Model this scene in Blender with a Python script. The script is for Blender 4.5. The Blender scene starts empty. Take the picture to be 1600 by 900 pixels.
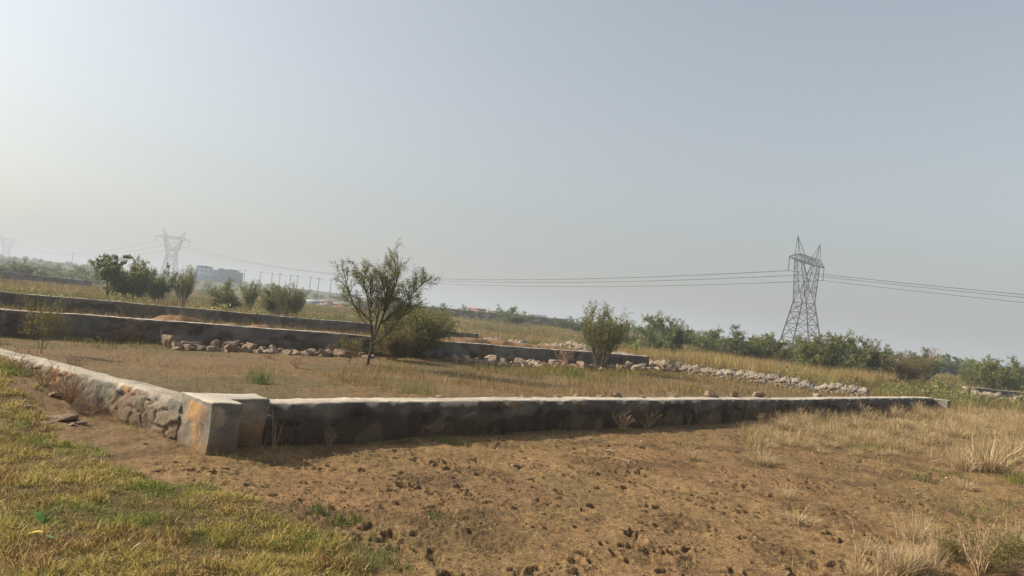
import bpy, bmesh, math, random
import numpy as np
from mathutils import Vector, Matrix, Quaternion

# ------------------------------------------------------------------ camera, sky, sun, exposure
scene = bpy.context.scene
COL = scene.collection
EYE = 1.6
ROLL, PITCH, FOC = math.radians(6.0), math.radians(2.54), 1142.0      # FOC: focal length in photo pixels (1600 wide)
cam_d = bpy.data.cameras.new("camera")
cam = bpy.data.objects.new("camera", cam_d)
COL.objects.link(cam)
cam_d.sensor_width = 36.0
cam_d.lens = FOC / 1600 * 36.0
cam_d.clip_start, cam_d.clip_end = 0.05, 12000
cam.location = (0, 0, EYE)
cam.rotation_mode = 'QUATERNION'
cam.rotation_quaternion = Quaternion((1, 0, 0), math.pi / 2 + PITCH) @ Quaternion((0, 0, 1), ROLL)
scene.camera = cam

SUN_EL = math.radians(32)
SUN_DIR = Vector((-1.0, 0.10, 0)).normalized()                        # horizontal direction towards the sun
world = bpy.data.worlds.new("World")
scene.world = world
world.use_nodes = True
wn, wl = world.node_tree.nodes, world.node_tree.links
sky = wn.new('ShaderNodeTexSky')
sky.sky_type = 'NISHITA'
sky.sun_disc = False
sky.sun_elevation = SUN_EL
sky.sun_rotation = math.atan2(SUN_DIR.x, SUN_DIR.y)
sky.altitude = 200
sky.air_density, sky.dust_density, sky.ozone_density = 1.4, 4.4, 2.2
hsv = wn.new('ShaderNodeHueSaturation')
hsv.inputs['Saturation'].default_value = 0.50
wl.new(sky.outputs[0], hsv.inputs['Color'])
wl.new(hsv.outputs[0], wn['Background'].inputs[0])
wn['Background'].inputs[1].default_value = 0.118

sun_d = bpy.data.lights.new("sun", 'SUN')
sun_d.energy, sun_d.angle, sun_d.color = 5.0, math.radians(0.9), (1.0, 0.89, 0.72)
sun = bpy.data.objects.new("sun", sun_d)
COL.objects.link(sun)
sv = Vector((SUN_DIR.x * math.cos(SUN_EL), SUN_DIR.y * math.cos(SUN_EL), math.sin(SUN_EL)))
sun.rotation_euler = (-sv).to_track_quat('-Z', 'Y').to_euler()

scene.view_settings.view_transform = 'Standard'
scene.view_settings.look = 'None'
scene.view_settings.exposure = 0.45
scene.view_settings.gamma = 1.0
scene.view_settings.use_curve_mapping = False
cy = scene.cycles
cy.max_bounces, cy.diffuse_bounces, cy.glossy_bounces = 6, 3, 1
cy.transmission_bounces, cy.volume_bounces, cy.transparent_max_bounces = 3, 0, 4
cy.caustics_reflective = cy.caustics_refractive = False
cy.use_denoising = True
cy.denoiser = 'OPENIMAGEDENOISE'
cy.denoising_prefilter = 'NONE'
HAZE_DENSITY = 0.00115

# ------------------------------------------------------------------ helpers
rng = np.random.default_rng(7)
random.seed(7)
_c, _s = math.cos(ROLL), math.sin(ROLL)

def ray(u, v):
    x, y = (u - 800) / FOC, -(v - 450) / FOC
    X, Y = _c * x - _s * y, _s * x + _c * y
    return np.array([X, math.cos(PITCH) - Y * math.sin(PITCH), Y * math.cos(PITCH) + math.sin(PITCH)])

def G(u, v, z=0.0):
    d = ray(u, v)
    t = (z - EYE) / d[2]
    return np.array([d[0] * t, d[1] * t, z])

def at_depth(u, v, D):
    d = ray(u, v)
    return d * (D / d[1]) + np.array([0, 0, EYE])

def sstep(a, b, x):
    t = np.clip((np.asarray(x, float) - a) / (b - a), 0, 1)
    return t * t * (3 - 2 * t)

def _hash(ix, iy, seed):
    h = (ix.astype(np.int64) * 374761393 + iy.astype(np.int64) * 668265263 + seed * 1274126177) & 0xFFFFFFFF
    h = ((h ^ (h >> 13)) * 1274126177) & 0xFFFFFFFF
    h = (h ^ (h >> 16)) & 0xFFFFFFFF
    return h / 4294967295.0

def vnoise(x, y, seed=0):
    x, y = np.asarray(x, float), np.asarray(y, float)
    ix, iy = np.floor(x), np.floor(y)
    fx, fy = x - ix, y - iy
    fx = fx * fx * fx * (fx * (fx * 6 - 15) + 10)
    fy = fy * fy * fy * (fy * (fy * 6 - 15) + 10)
    ix, iy = ix.astype(np.int64), iy.astype(np.int64)
    a, b = _hash(ix, iy, seed), _hash(ix + 1, iy, seed)
    c, d = _hash(ix, iy + 1, seed), _hash(ix + 1, iy + 1, seed)
    return (a * (1 - fx) + b * fx) * (1 - fy) + (c * (1 - fx) + d * fx) * fy

def fbm(x, y, seed=0, oct=4, gain=0.5):
    s, a, n = 0, 1.0, 0
    for i in range(oct):
        s = s + a * vnoise(x * 2 ** i + 17.3 * i, y * 2 ** i - 9.1 * i, seed + i)
        n += a
        a *= gain
    return s / n

def cells(x, y, seed):
    """nearest-cell pattern: F1, F2, random id of the cell"""
    ix, iy = np.floor(x).astype(np.int64), np.floor(y).astype(np.int64)
    f1, f2, cid = np.full(x.shape, 9.0), np.full(x.shape, 9.0), np.zeros(x.shape)
    ox, oy = np.zeros(x.shape), np.zeros(x.shape)
    for dx in (-1, 0, 1):
        for dy in (-1, 0, 1):
            cx, cy_ = ix + dx, iy + dy
            px = cx + 0.15 + 0.7 * _hash(cx, cy_, seed)
            py = cy_ + 0.15 + 0.7 * _hash(cx, cy_, seed + 1)
            d = np.hypot(px - x, py - y)
            near = d < f1
            f2 = np.where(near, f1, np.minimum(f2, d))
            cid = np.where(near, _hash(cx, cy_, seed + 2), cid)
            ox, oy = np.where(near, x - px, ox), np.where(near, y - py, oy)
            f1 = np.where(near, d, f1)
    tilt = (cid * 7.31 % 1 - 0.5) * ox + (cid * 13.7 % 1 - 0.5) * oy
    return f1, f2, cid, tilt

def inside(px, py, poly):
    poly = np.asarray(poly, float)
    r = np.zeros(np.shape(px), bool)
    j = len(poly) - 1
    for i in range(len(poly)):
        xi, yi, xj, yj = *poly[i][:2], *poly[j][:2]
        hit = ((yi > py) != (yj > py)) & (px < (xj - xi) * (py - yi) / (yj - yi + 1e-12) + xi)
        r ^= hit
        j = i
    return r

def link(o, parent=None):
    COL.objects.link(o)
    if parent is not None:
        o.parent = parent
    return o

def mesh_np(name, V, F, mat, parent=None, attrs=None, smooth=False):
    """V (n,3); F one array or a list of arrays (m,k) of uniform polygons; attrs name->(n,3)"""
    me = bpy.data.meshes.new(name)
    V = np.ascontiguousarray(V, np.float32)
    Fs = F if isinstance(F, list) else [F]
    Fs = [np.asarray(f, np.int32) for f in Fs if len(f)]
    me.vertices.add(len(V))
    me.vertices.foreach_set('co', V.ravel())
    me.loops.add(sum(f.size for f in Fs))
    me.loops.foreach_set('vertex_index', np.concatenate([f.ravel() for f in Fs]))
    counts = np.concatenate([np.full(len(f), f.shape[1], np.int32) for f in Fs])
    me.polygons.add(len(counts))
    me.polygons.foreach_set('loop_start', np.concatenate([[0], np.cumsum(counts)[:-1]]).astype(np.int32))
    if smooth:
        me.polygons.foreach_set('use_smooth', np.ones(len(counts), bool))
    for k, a in (attrs or {}).items():
        at = me.attributes.new(k, 'FLOAT_COLOR', 'POINT')
        rgba = np.ones((len(V), 4), np.float32)
        rgba[:, :3] = a
        at.data.foreach_set('color', rgba.ravel())
    me.update(calc_edges=True)
    me.validate()
    if mat:
        me.materials.append(mat)
    return link(bpy.data.objects.new(name, me), parent)

def tag(o, label=None, cat=None, group=None, kind=None):
    if label: o['label'] = label
    if cat: o['category'] = cat
    if group: o['group'] = group
    if kind: o['kind'] = kind
    return o

def thing(name, label, cat, loc=(0, 0, 0), rz=0.0, group=None):
    o = bpy.data.objects.new(name, None)
    o.empty_display_size = 0.2
    link(o)
    o.location, o.rotation_euler = loc, (0, 0, rz)
    return tag(o, label, cat, group)

def box_vf(c, s, rz=0.0):
    x, y, z = np.array(s) / 2
    P = np.array([[-x, -y, -z], [x, -y, -z], [x, y, -z], [-x, y, -z], [-x, -y, z], [x, -y, z], [x, y, z], [-x, y, z]])
    ca, sa = math.cos(rz), math.sin(rz)
    P = np.c_[P[:, 0] * ca - P[:, 1] * sa, P[:, 0] * sa + P[:, 1] * ca, P[:, 2]] + np.array(c)
    F = np.array([[3, 2, 1, 0], [4, 5, 6, 7], [0, 1, 5, 4], [1, 2, 6, 5], [2, 3, 7, 6], [3, 0, 4, 7]])
    return P, F

class MB:
    def __init__(self): self.V, self.F, self.n = [], {}, 0
    def add(self, V, F):
        F = np.asarray(F)
        self.F.setdefault(F.shape[1], []).append(F + self.n)
        self.V.append(np.asarray(V, float)); self.n += len(V)
        return self
    def box(self, c, s, rz=0.0): return self.add(*box_vf(c, s, rz))
    def bar(self, a, b, r0, r1=None, k=4):
        return self.tube(np.array([a, b], float), [r0, r0 if r1 is None else r1], k)
    def tube(self, pts, rad, k=5):
        pts, rad = np.asarray(pts, float), np.asarray(rad, float)
        t = np.gradient(pts, axis=0) if len(pts) > 2 else np.repeat((pts[1] - pts[0])[None], 2, 0)
        t /= np.linalg.norm(t, axis=1)[:, None] + 1e-9
        ref = np.where(np.abs(t[:, 2:3]) > 0.9, np.array([[1.0, 0, 0]]), np.array([[0, 0, 1.0]]))
        a = np.cross(t, ref); a /= np.linalg.norm(a, axis=1)[:, None] + 1e-9
        b = np.cross(t, a)
        ang = np.arange(k) * 2 * math.pi / k + math.pi / 4
        ring = pts[:, None] + rad[:, None, None] * (np.cos(ang)[None, :, None] * a[:, None] + np.sin(ang)[None, :, None] * b[:, None])
        n = len(pts)
        i, j = np.meshgrid(np.arange(n - 1), np.arange(k), indexing='ij')
        q = np.stack([i * k + j, i * k + (j + 1) % k, (i + 1) * k + (j + 1) % k, (i + 1) * k + j], -1).reshape(-1, 4)
        self.add(ring.reshape(-1, 3), q)
        return self
    def build(self, name, mat, parent=None, smooth=False):
        return mesh_np(name, np.concatenate(self.V), [np.concatenate(f) for f in self.F.values()], mat, parent, smooth=smooth)

# ------------------------------------------------------------------ materials
def new_mat(name):
    m = bpy.data.materials.new(name)
    m.use_nodes = True
    nt = m.node_tree
    b = nt.nodes['Principled BSDF']
    b.inputs['Roughness'].default_value = 0.85
    b.inputs['Specular IOR Level'].default_value = 0.15
    return m, nt, b

def noise_node(nt, scale, detail=6, rough=0.6, coord='Object'):
    tc = nt.nodes.new('ShaderNodeTexCoord')
    n = nt.nodes.new('ShaderNodeTexNoise')
    n.inputs['Scale'].default_value = scale
    n.inputs['Detail'].default_value = detail
    n.inputs['Roughness'].default_value = rough
    nt.links.new(tc.outputs[coord], n.inputs['Vector'])
    return n

def ramp(nt, src, stops):
    r = nt.nodes.new('ShaderNodeValToRGB')
    el = r.color_ramp.elements
    while len(el) < len(stops): el.new(0.5)
    for e, (p, c) in zip(el, stops):
        e.position, e.color = p, (*c, 1)
    nt.links.new(src, r.inputs[0])
    return r

def mix(nt, kind, fac, a, b):
    m = nt.nodes.new('ShaderNodeMix')
    m.data_type, m.blend_type = 'RGBA', kind
    for sock, val in ((m.inputs[0], fac), (m.inputs[6], a), (m.inputs[7], b)):
        if hasattr(val, 'is_output'): nt.links.new(val, sock)
        elif isinstance(val, tuple): sock.default_value = (*val, 1)
        else: sock.default_value = val
    return m.outputs[2]

def bump(nt, b, height, strength, dist):
    n = nt.nodes.new('ShaderNodeBump')
    n.inputs['Strength'].default_value, n.inputs['Distance'].default_value = strength, dist
    nt.links.new(height, n.inputs['Height'])
    nt.links.new(n.outputs[0], b.inputs['Normal'])

def simple_mat(name, c1, c2, scale=4.0, rough=0.85, bmp=0.0):
    m, nt, b = new_mat(name)
    b.inputs['Roughness'].default_value = rough
    n = noise_node(nt, scale)
    r = ramp(nt, n.outputs[0], [(0.3, c1), (0.7, c2)])
    nt.links.new(r.outputs[0], b.inputs['Base Color'])
    if bmp: bump(nt, b, n.outputs[0], 0.6, bmp)
    return m

def attr_mat(name, fine=40.0, lo=(0.72, 0.72, 0.72), hi=(1.25, 1.25, 1.25), translucent=0.0, bmp=None, rough=0.9):
    """base colour is the mesh's own colour attribute, broken up by fine noise"""
    m, nt, b = new_mat(name)
    b.inputs['Roughness'].default_value = rough
    a = nt.nodes.new('ShaderNodeAttribute')
    a.attribute_name = 'col'
    col = a.outputs['Color']
    if fine:
        n = noise_node(nt, fine, 5, 0.65)
        r = ramp(nt, n.outputs[0], [(0.3, lo), (0.7, hi)])
        col = mix(nt, 'MULTIPLY', 1.0, col, r.outputs[0])
        if bmp: bump(nt, b, n.outputs[0], bmp[0], bmp[1])
    nt.links.new(col, b.inputs['Base Color'])
    if translucent:
        t = nt.nodes.new('ShaderNodeBsdfTranslucent')
        nt.links.new(col, t.inputs[0])
        ms = nt.nodes.new('ShaderNodeMixShader')
        ms.inputs[0].default_value = translucent
        nt.links.new(b.outputs[0], ms.inputs[1]); nt.links.new(t.outputs[0], ms.inputs[2])
        nt.links.new(ms.outputs[0], nt.nodes['Material Output'].inputs[0])
    return m

def leaf_mat(name, ca, cb, cc):
    m, nt, b = new_mat(name)
    b.inputs['Roughness'].default_value = 0.6
    g = nt.nodes.new('ShaderNodeNewGeometry')
    oi = nt.nodes.new('ShaderNodeObjectInfo')
    r = ramp(nt, g.outputs['Random Per Island'], [(0.0, ca), (0.55, cb), (1.0, cc)])
    r2 = ramp(nt, oi.outputs['Random'], [(0.0, (1.0, 1.02, 0.95)), (1.0, (1.4, 1.3, 1.25))])
    col = mix(nt, 'MULTIPLY', 1.0, r.outputs[0], r2.outputs[0])
    nt.links.new(col, b.inputs['Base Color'])
    t = nt.nodes.new('ShaderNodeBsdfTranslucent')
    nt.links.new(col, t.inputs[0])
    ms = nt.nodes.new('ShaderNodeMixShader')
    ms.inputs[0].default_value = 0.5
    nt.links.new(b.outputs[0], ms.inputs[1]); nt.links.new(t.outputs[0], ms.inputs[2])
    nt.links.new(ms.outputs[0], nt.nodes['Material Output'].inputs[0])
    return m

M = {}
M['ground'] = attr_mat('soil', 60.0, (0.45, 0.44, 0.42), (1.5, 1.48, 1.44), bmp=(0.8, 0.015))
nt = M['ground'].node_tree
n2_ = noise_node(nt, 11.0, 6, 0.7)
r2_ = ramp(nt, n2_.outputs[0], [(0.34, (0.55, 0.54, 0.52)), (0.52, (1.02, 1.02, 1.0)), (0.75, (1.22, 1.2, 1.16))])
_b = nt.nodes['Principled BSDF']; _src = _b.inputs['Base Color'].links[0].from_socket
nt.links.new(mix(nt, 'MULTIPLY', 1.0, _src, r2_.outputs[0]), _b.inputs['Base Color'])
M['masonry'] = attr_mat('rubble_masonry', 60.0, (0.66, 0.66, 0.68), (1.3, 1.3, 1.26), bmp=(0.7, 0.012))
M['grass'] = attr_mat('grass_blades', 0, translucent=0.3, rough=0.65)
M['dead'] = simple_mat('dead_stems', (0.26, 0.175, 0.10), (0.46, 0.34, 0.20), 9)
M['straw'] = attr_mat('straw', 0, translucent=0.2, rough=0.7)
M['redtwig'] = simple_mat('red_brown_twigs', (0.23, 0.14, 0.09), (0.42, 0.285, 0.185), 6)
M['bark'] = simple_mat('bark', (0.045, 0.036, 0.028), (0.12, 0.095, 0.07), 9)
M['barklight'] = simple_mat('olive_bark', (0.09, 0.07, 0.04), (0.19, 0.15, 0.085), 9)
M['leaf_olive'] = leaf_mat('olive_leaves', (0.10, 0.118, 0.042), (0.185, 0.20, 0.07), (0.29, 0.285, 0.11))
M['leaf_green'] = leaf_mat('green_leaves', (0.085, 0.118, 0.042), (0.16, 0.198, 0.068), (0.255, 0.28, 0.105))
M['leaf_dark'] = leaf_mat('dark_leaves', (0.06, 0.082, 0.036), (0.115, 0.14, 0.055), (0.195, 0.215, 0.085))
M['leaf_dry'] = leaf_mat('dry_leaves', (0.10, 0.09, 0.038), (0.18, 0.15, 0.06), (0.28, 0.22, 0.095))
M['leaf_yellow'] = leaf_mat('yellow_green_leaves', (0.12, 0.115, 0.03), (0.20, 0.185, 0.05), (0.28, 0.24, 0.07))
M['leaf_bright'] = leaf_mat('bright_leaves', (0.10, 0.19, 0.04), (0.16, 0.28, 0.06), (0.26, 0.36, 0.09))
M['steel'] = simple_mat('galvanised_steel', (0.045, 0.048, 0.05), (0.09, 0.094, 0.098), 0.7, 0.6)
M['insul'] = simple_mat('insulator_glaze', (0.03, 0.03, 0.035), (0.07, 0.065, 0.06), 2, 0.3)
M['wire'] = simple_mat('wire_metal', (0.06, 0.06, 0.065), (0.11, 0.11, 0.11), 1, 0.5)

# ------------------------------------------------------------------ terrain
U = np.array([0.7042, 0.71])                    # direction of the long walls (right and away)
NF = np.array([0.71, -0.7042])                  # their front side
W1 = np.array([-2.80, 7.52])                    # front base of the near wall at the corner
W2a, W2b = np.array([-12.6, 17.1]), np.array([6.75, 34.3])
W3a, W3b = np.array([-19.3, 26.2]), np.array([-7.2, 39.9])
W3c, W3d = np.array([-5.2, 41.8]), np.array([-1.75, 45.2])

LWS = W1 + U * -0.235 + NF * -0.46               # near end of the left wall

def zg(x, y):
    x, y = np.asarray(x, float), np.asarray(y, float)
    r = np.hypot(x, y)
    a = x / np.maximum(np.abs(y), 1e-3)
    ahead = sstep(-5, 20, y)
    z = 1.15 * sstep(65, 150, r) * np.exp(-((a - 0.06) / 0.24) ** 2) * ahead
    z = z + 9.0 * sstep(170, 640, r) * sstep(0.02, -0.28, a) * ahead
    # grassy bank piled up against the left wall
    lx, ly = x - LWS[0], y - LWS[1]
    la, lf = lx * -0.815 + ly * 0.58, lx * -0.58 + ly * -0.815
    z = z + 0.33 * sstep(0.5, 4.2, la) * sstep(-0.22, 0.0, lf) * np.exp(-(np.maximum(lf - 0.25, 0) / 2.3) ** 2) * sstep(16, 10, la)
    # reddish spoil heaped between the second and third wall
    d2 = (x - W2a[0]) * (-NF[0]) + (y - W2a[1]) * (-NF[1])
    s2 = (x - W2a[0]) * U[0] + (y - W2a[1]) * U[1]
    z = z + (0.08 + 0.42 * sstep(0.3, 0.75, fbm(x * 0.5, y * 0.5, 31, 4)) + 0.16 * fbm(x * 1.9, y * 1.9, 33, 3)) * np.exp(-((d2 - 4.6) / 1.9) ** 2) * sstep(-12, -2, s2) * sstep(34, 24, s2)
    z = z + (fbm(x * 0.06, y * 0.06, 5, 3) - 0.5) * 0.5 * sstep(40, 110, r)
    return z

SOIL = np.array([0.226, 0.144, 0.068])
SOIL2 = np.array([0.188, 0.126, 0.060])
RED = np.array([0.195, 0.108, 0.055])
DRYG = np.array([0.205, 0.145, 0.065])
GREEN = np.array([0.155, 0.13, 0.042])

BANK_PX = [(-420, 520), (-60, 548), (10, 575), (40, 606), (62, 652), (126, 690), (190, 708), (255, 728), (330, 758), (400, 795),
           (500, 826), (590, 864), (640, 905), (660, 990), (-420, 990)]
BANK = [G(u, v)[:2] for u, v in BANK_PX]

def bank_w(x, y):
    """how grassy the bank is at a point (soft edge)"""
    jx = (fbm(x * 2.2, y * 2.2, 51, 3) - 0.5) * 0.9
    jy = (fbm(x * 2.2, y * 2.2, 61, 3) - 0.5) * 0.9
    return inside(x + jx, y + jy, BANK)

FINE = np.radians(np.arange(-47, 47.001, 0.1))
COARSE = np.radians(np.arange(51, 311, 4.0))
ang = np.concatenate([FINE, COARSE])
rad = np.concatenate([[0.0], np.geomspace(0.5, 2.6, 8)[:-1], np.geomspace(2.6, 15, 440)[:-1], np.geomspace(15, 60, 190)[:-1], np.geomspace(60, 3500, 130)])
RR, AA = np.meshgrid(rad, ang, indexing='ij')
GX, GY = RR * np.sin(AA), RR * np.cos(AA)
GZ = zg(GX, GY)
near = sstep(22, 12, RR)
s1 = (GX - W1[0]) * U[0] + (GY - W1[1]) * U[1]
d1 = (GX - W1[0]) * NF[0] + (GY - W1[1]) * NF[1]       # >0: in front of the near wall
front = sstep(-0.05, 0.25, d1)
bankm = bank_w(GX, GY).astype(float)
soil_open = front * (1 - bankm)
GZ += (fbm(GX * 1.1, GY * 1.1, 71, 3) - 0.5) * 0.10 * sstep(45, 8, RR)
GZ += (fbm(GX * 5, GY * 5, 81, 3) - 0.5) * 0.035 * near
patch = sstep(0.57, 0.70, fbm(GX * 1.7, GY * 1.7, 91, 3)) * soil_open * near
ragged = np.abs(fbm(GX * 17, GY * 17, 101, 3) - 0.5) * 2
GZ += patch * (ragged - 0.22) * 0.018 + patch * (fbm(GX * 38, GY * 38, 105, 2) - 0.5) * 0.018
GZ += (fbm(GX * 24, GY * 24, 111, 2) - 0.5) * 0.012 * near
# hoof prints pressed into the once wet soil
trod = np.zeros_like(GX)
for k in range(1500):
    a0 = rng.uniform(-0.62, 0.64); r0 = math.sqrt(rng.uniform(3.4 ** 2, 15.5 ** 2)) if k % 3 else rng.uniform(3.4, 10)
    px, py = r0 * math.sin(a0), r0 * math.cos(a0)
    if (px - W1[0]) * NF[0] + (py - W1[1]) * NF[1] < 0.5 or inside(px, py, BANK): continue
    if vnoise(px * 0.9, py * 0.9, 95) < 0.38 and rng.random() < (0.8 if px > 1.0 else 0.45): continue
    n_ = rng.integers(1, 4)
    for q in range(n_):
        qx, qy = px + rng.normal(0, 0.10), py + rng.normal(0, 0.08)
        rr, aa = math.hypot(qx, qy), math.atan2(qx, qy)
        i0, i1 = np.searchsorted(rad, [rr - 0.22, rr + 0.22]); j0, j1 = np.searchsorted(FINE, [aa - 0.22 / rr, aa + 0.22 / rr])
        if i1 <= i0 or j1 <= j0: continue
        sl = (slice(i0, i1), slice(j0, j1))
        th = rng.uniform(0, math.pi); ax = 0.025 + 0.05 * rng.random() ** 1.6; ay = ax * rng.uniform(0.5, 0.8)
        dx, dy = GX[sl] - qx, GY[sl] - qy
        e = np.sqrt(((dx * math.cos(th) + dy * math.sin(th)) / ax) ** 2 + ((-dx * math.sin(th) + dy * math.cos(th)) / ay) ** 2)
        e = e + (fbm(GX[sl] * 30, GY[sl] * 30, 15, 2) - 0.5) * 1.3
        dep = ax * rng.uniform(0.4, 0.7)
        GZ[sl] += -dep * sstep(1.15, 0.6, e) + dep * 0.2 * np.exp(-((e - 1.45) / 0.32) ** 2) * (0.3 + 1.1 * vnoise(GX[sl] * 45, GY[sl] * 45, 19))
        trod[sl] = np.maximum(trod[sl], sstep(1.5, 0.7, e))

d2 = (GX - W2a[0]) * (-NF[0]) + (GY - W2a[1]) * (-NF[1])
far = sstep(7, 10, d2)
strip = sstep(0.3, 1.2, d2) * sstep(8.5, 6.0, d2) * sstep(20, 0, GX)
n1 = fbm(GX * 0.45, GY * 0.45, 121, 4)[..., None]
n2 = fbm(GX * 2.5, GY * 2.5, 131, 3)[..., None]
col = SOIL * (1 - sstep(0.35, 0.65, n1)) + SOIL2 * sstep(0.35, 0.65, n1)
col = col * (0.85 + 0.3 * n2)
redm = (sstep(0.5, 0.7, fbm(GX * 0.8, GY * 0.8, 141, 3)) * 0.4 * front)[..., None]
col = col * (1 - redm) + RED * redm
t_ = (0.5 * np.maximum(patch, trod))[..., None]
col = col * (1 - t_) + np.array([0.062, 0.038, 0.022]) * t_                       # darker tone in the hoof prints and ragged patches
b_ = (bankm * 0.85)[..., None]
col = col * (1 - b_) + np.array([0.095, 0.075, 0.030]) * b_
lwm_ = (sstep(3.6, 1.2, -((GX - LWS[0]) * 0.58 + (GY - LWS[1]) * 0.815)) * (((GX - LWS[0]) * -0.815 + (GY - LWS[1]) * 0.58) > -0.6) * (1 - bankm) * (0.5 + 0.5 * sstep(0.35, 0.6, fbm(GX * 2, GY * 2, 181, 3))))[..., None]
col = col * (1 - lwm_) + np.array([0.130, 0.078, 0.042]) * lwm_
f_ = (sstep(0.3, 0.6, fbm(GX * 0.12, GY * 0.12, 151, 4)) * 0.5 + 0.5)[..., None]
farcol = DRYG * f_ + np.array([0.14, 0.125, 0.05]) * (1 - f_)
vf_ = (sstep(180, 420, RR) * (0.65 + 0.35 * sstep(0.4, 0.6, fbm(GX * 0.02, GY * 0.02, 161, 3))))[..., None]
farcol = farcol * (1 - vf_) + np.array([0.075, 0.085, 0.042]) * vf_
fm = np.clip(far + sstep(22, 40, RR) * 0.5 * front, 0, 1)[..., None]
pm_ = ((1 - front) * 0.85)[..., None]
pc_ = sstep(0.38, 0.62, fbm(GX * 0.5, GY * 0.5, 171, 4))[..., None]
col = col * (1 - pm_) + (np.array([0.185, 0.122, 0.062]) * pc_ + np.array([0.135, 0.105, 0.052]) * (1 - pc_)) * pm_
col = col * (1 - fm) + farcol * fm
s_ = (strip * 0.9)[..., None]
col = col * (1 - s_) + (np.array([0.225, 0.132, 0.068]) * (0.7 + 0.6 * n2)) * s_
nr, na = GX.shape
i, j = np.meshgrid(np.arange(1, nr - 1), np.arange(na), indexing='ij')
quads = np.stack([i * na + j, (i + 1) * na + j, (i + 1) * na + (j + 1) % na, i * na + (j + 1) % na], -1).reshape(-1, 4)
jj = np.arange(na)
tris = np.stack([np.zeros(na, int), na + jj, na + (jj + 1) % na], -1)
gv = np.stack([GX, GY, GZ], -1).reshape(-1, 3)
# one sheet: the centre ring is a single point
ground = mesh_np('ground', gv, [quads[:, ::-1], tris[:, ::-1]], M['ground'], attrs={'col': col.reshape(-1, 3)}, smooth=True)
tag(ground, 'brown trampled soil running out into dry grassland', 'ground', kind='structure')

def ground_z(x, y):
    """height of the built sheet (with its lumps) at points in the finely meshed sector"""
    x, y = np.atleast_1d(np.asarray(x, float)), np.atleast_1d(np.asarray(y, float))
    r, a = np.hypot(x, y), np.arctan2(x, y)
    fi = np.clip(np.interp(r, rad, np.arange(len(rad))), 0, len(rad) - 1.001)
    fj = np.clip((a - FINE[0]) / (FINE[1] - FINE[0]), 0, len(FINE) - 1.001)
    i, j = fi.astype(int), fj.astype(int)
    u, v = fi - i, fj - j
    z = (GZ[i, j] * (1 - v) + GZ[i, j + 1] * v) * (1 - u) + (GZ[i + 1, j] * (1 - v) + GZ[i + 1, j + 1] * v) * u
    out = (a < FINE[0]) | (a > FINE[-1])
    return np.where(out, zg(x, y), z)

def gz1(x, y): return float(ground_z(x, y)[0])

def Gt(u, v):
    z = 0.0
    for _ in range(6):
        g = G(u, v, z); z = gz1(g[0], g[1])
    return np.array([g[0], g[1], z])

# ------------------------------------------------------------------ haze
hv, hf = box_vf((0, 0, 28), (7600, 7600, 66))
hm = bpy.data.materials.new('haze_air'); hm.use_nodes = True
hn = hm.node_tree
for n in list(hn.nodes):
    if n.type == 'BSDF_PRINCIPLED': hn.nodes.remove(n)
pv = hn.nodes.new('ShaderNodeVolumePrincipled')
pv.inputs['Color'].default_value = (0.70, 0.77, 0.84, 1)
pv.inputs['Density'].default_value = HAZE_DENSITY
pv.inputs['Anisotropy'].default_value = 0.12
hn.links.new(pv.outputs[0], hn.nodes['Material Output'].inputs['Volume'])
haze = mesh_np('haze', hv, hf, hm)
tag(haze, 'thin pale dust haze over the whole plain', 'haze', kind='stuff')

# ------------------------------------------------------------------ masonry walls
PLASTER = np.array([0.255, 0.232, 0.192])
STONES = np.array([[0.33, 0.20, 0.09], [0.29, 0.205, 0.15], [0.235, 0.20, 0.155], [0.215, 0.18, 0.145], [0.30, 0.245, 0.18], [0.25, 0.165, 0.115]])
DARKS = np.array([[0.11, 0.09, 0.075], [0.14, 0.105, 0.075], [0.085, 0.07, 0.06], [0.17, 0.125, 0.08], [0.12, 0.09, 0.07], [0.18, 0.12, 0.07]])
PALES = 0.8 * np.array([[0.36, 0.30, 0.23], [0.32, 0.26, 0.20], [0.38, 0.34, 0.28], [0.27, 0.215, 0.17], [0.33, 0.24, 0.165], [0.29, 0.26, 0.22]])

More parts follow.
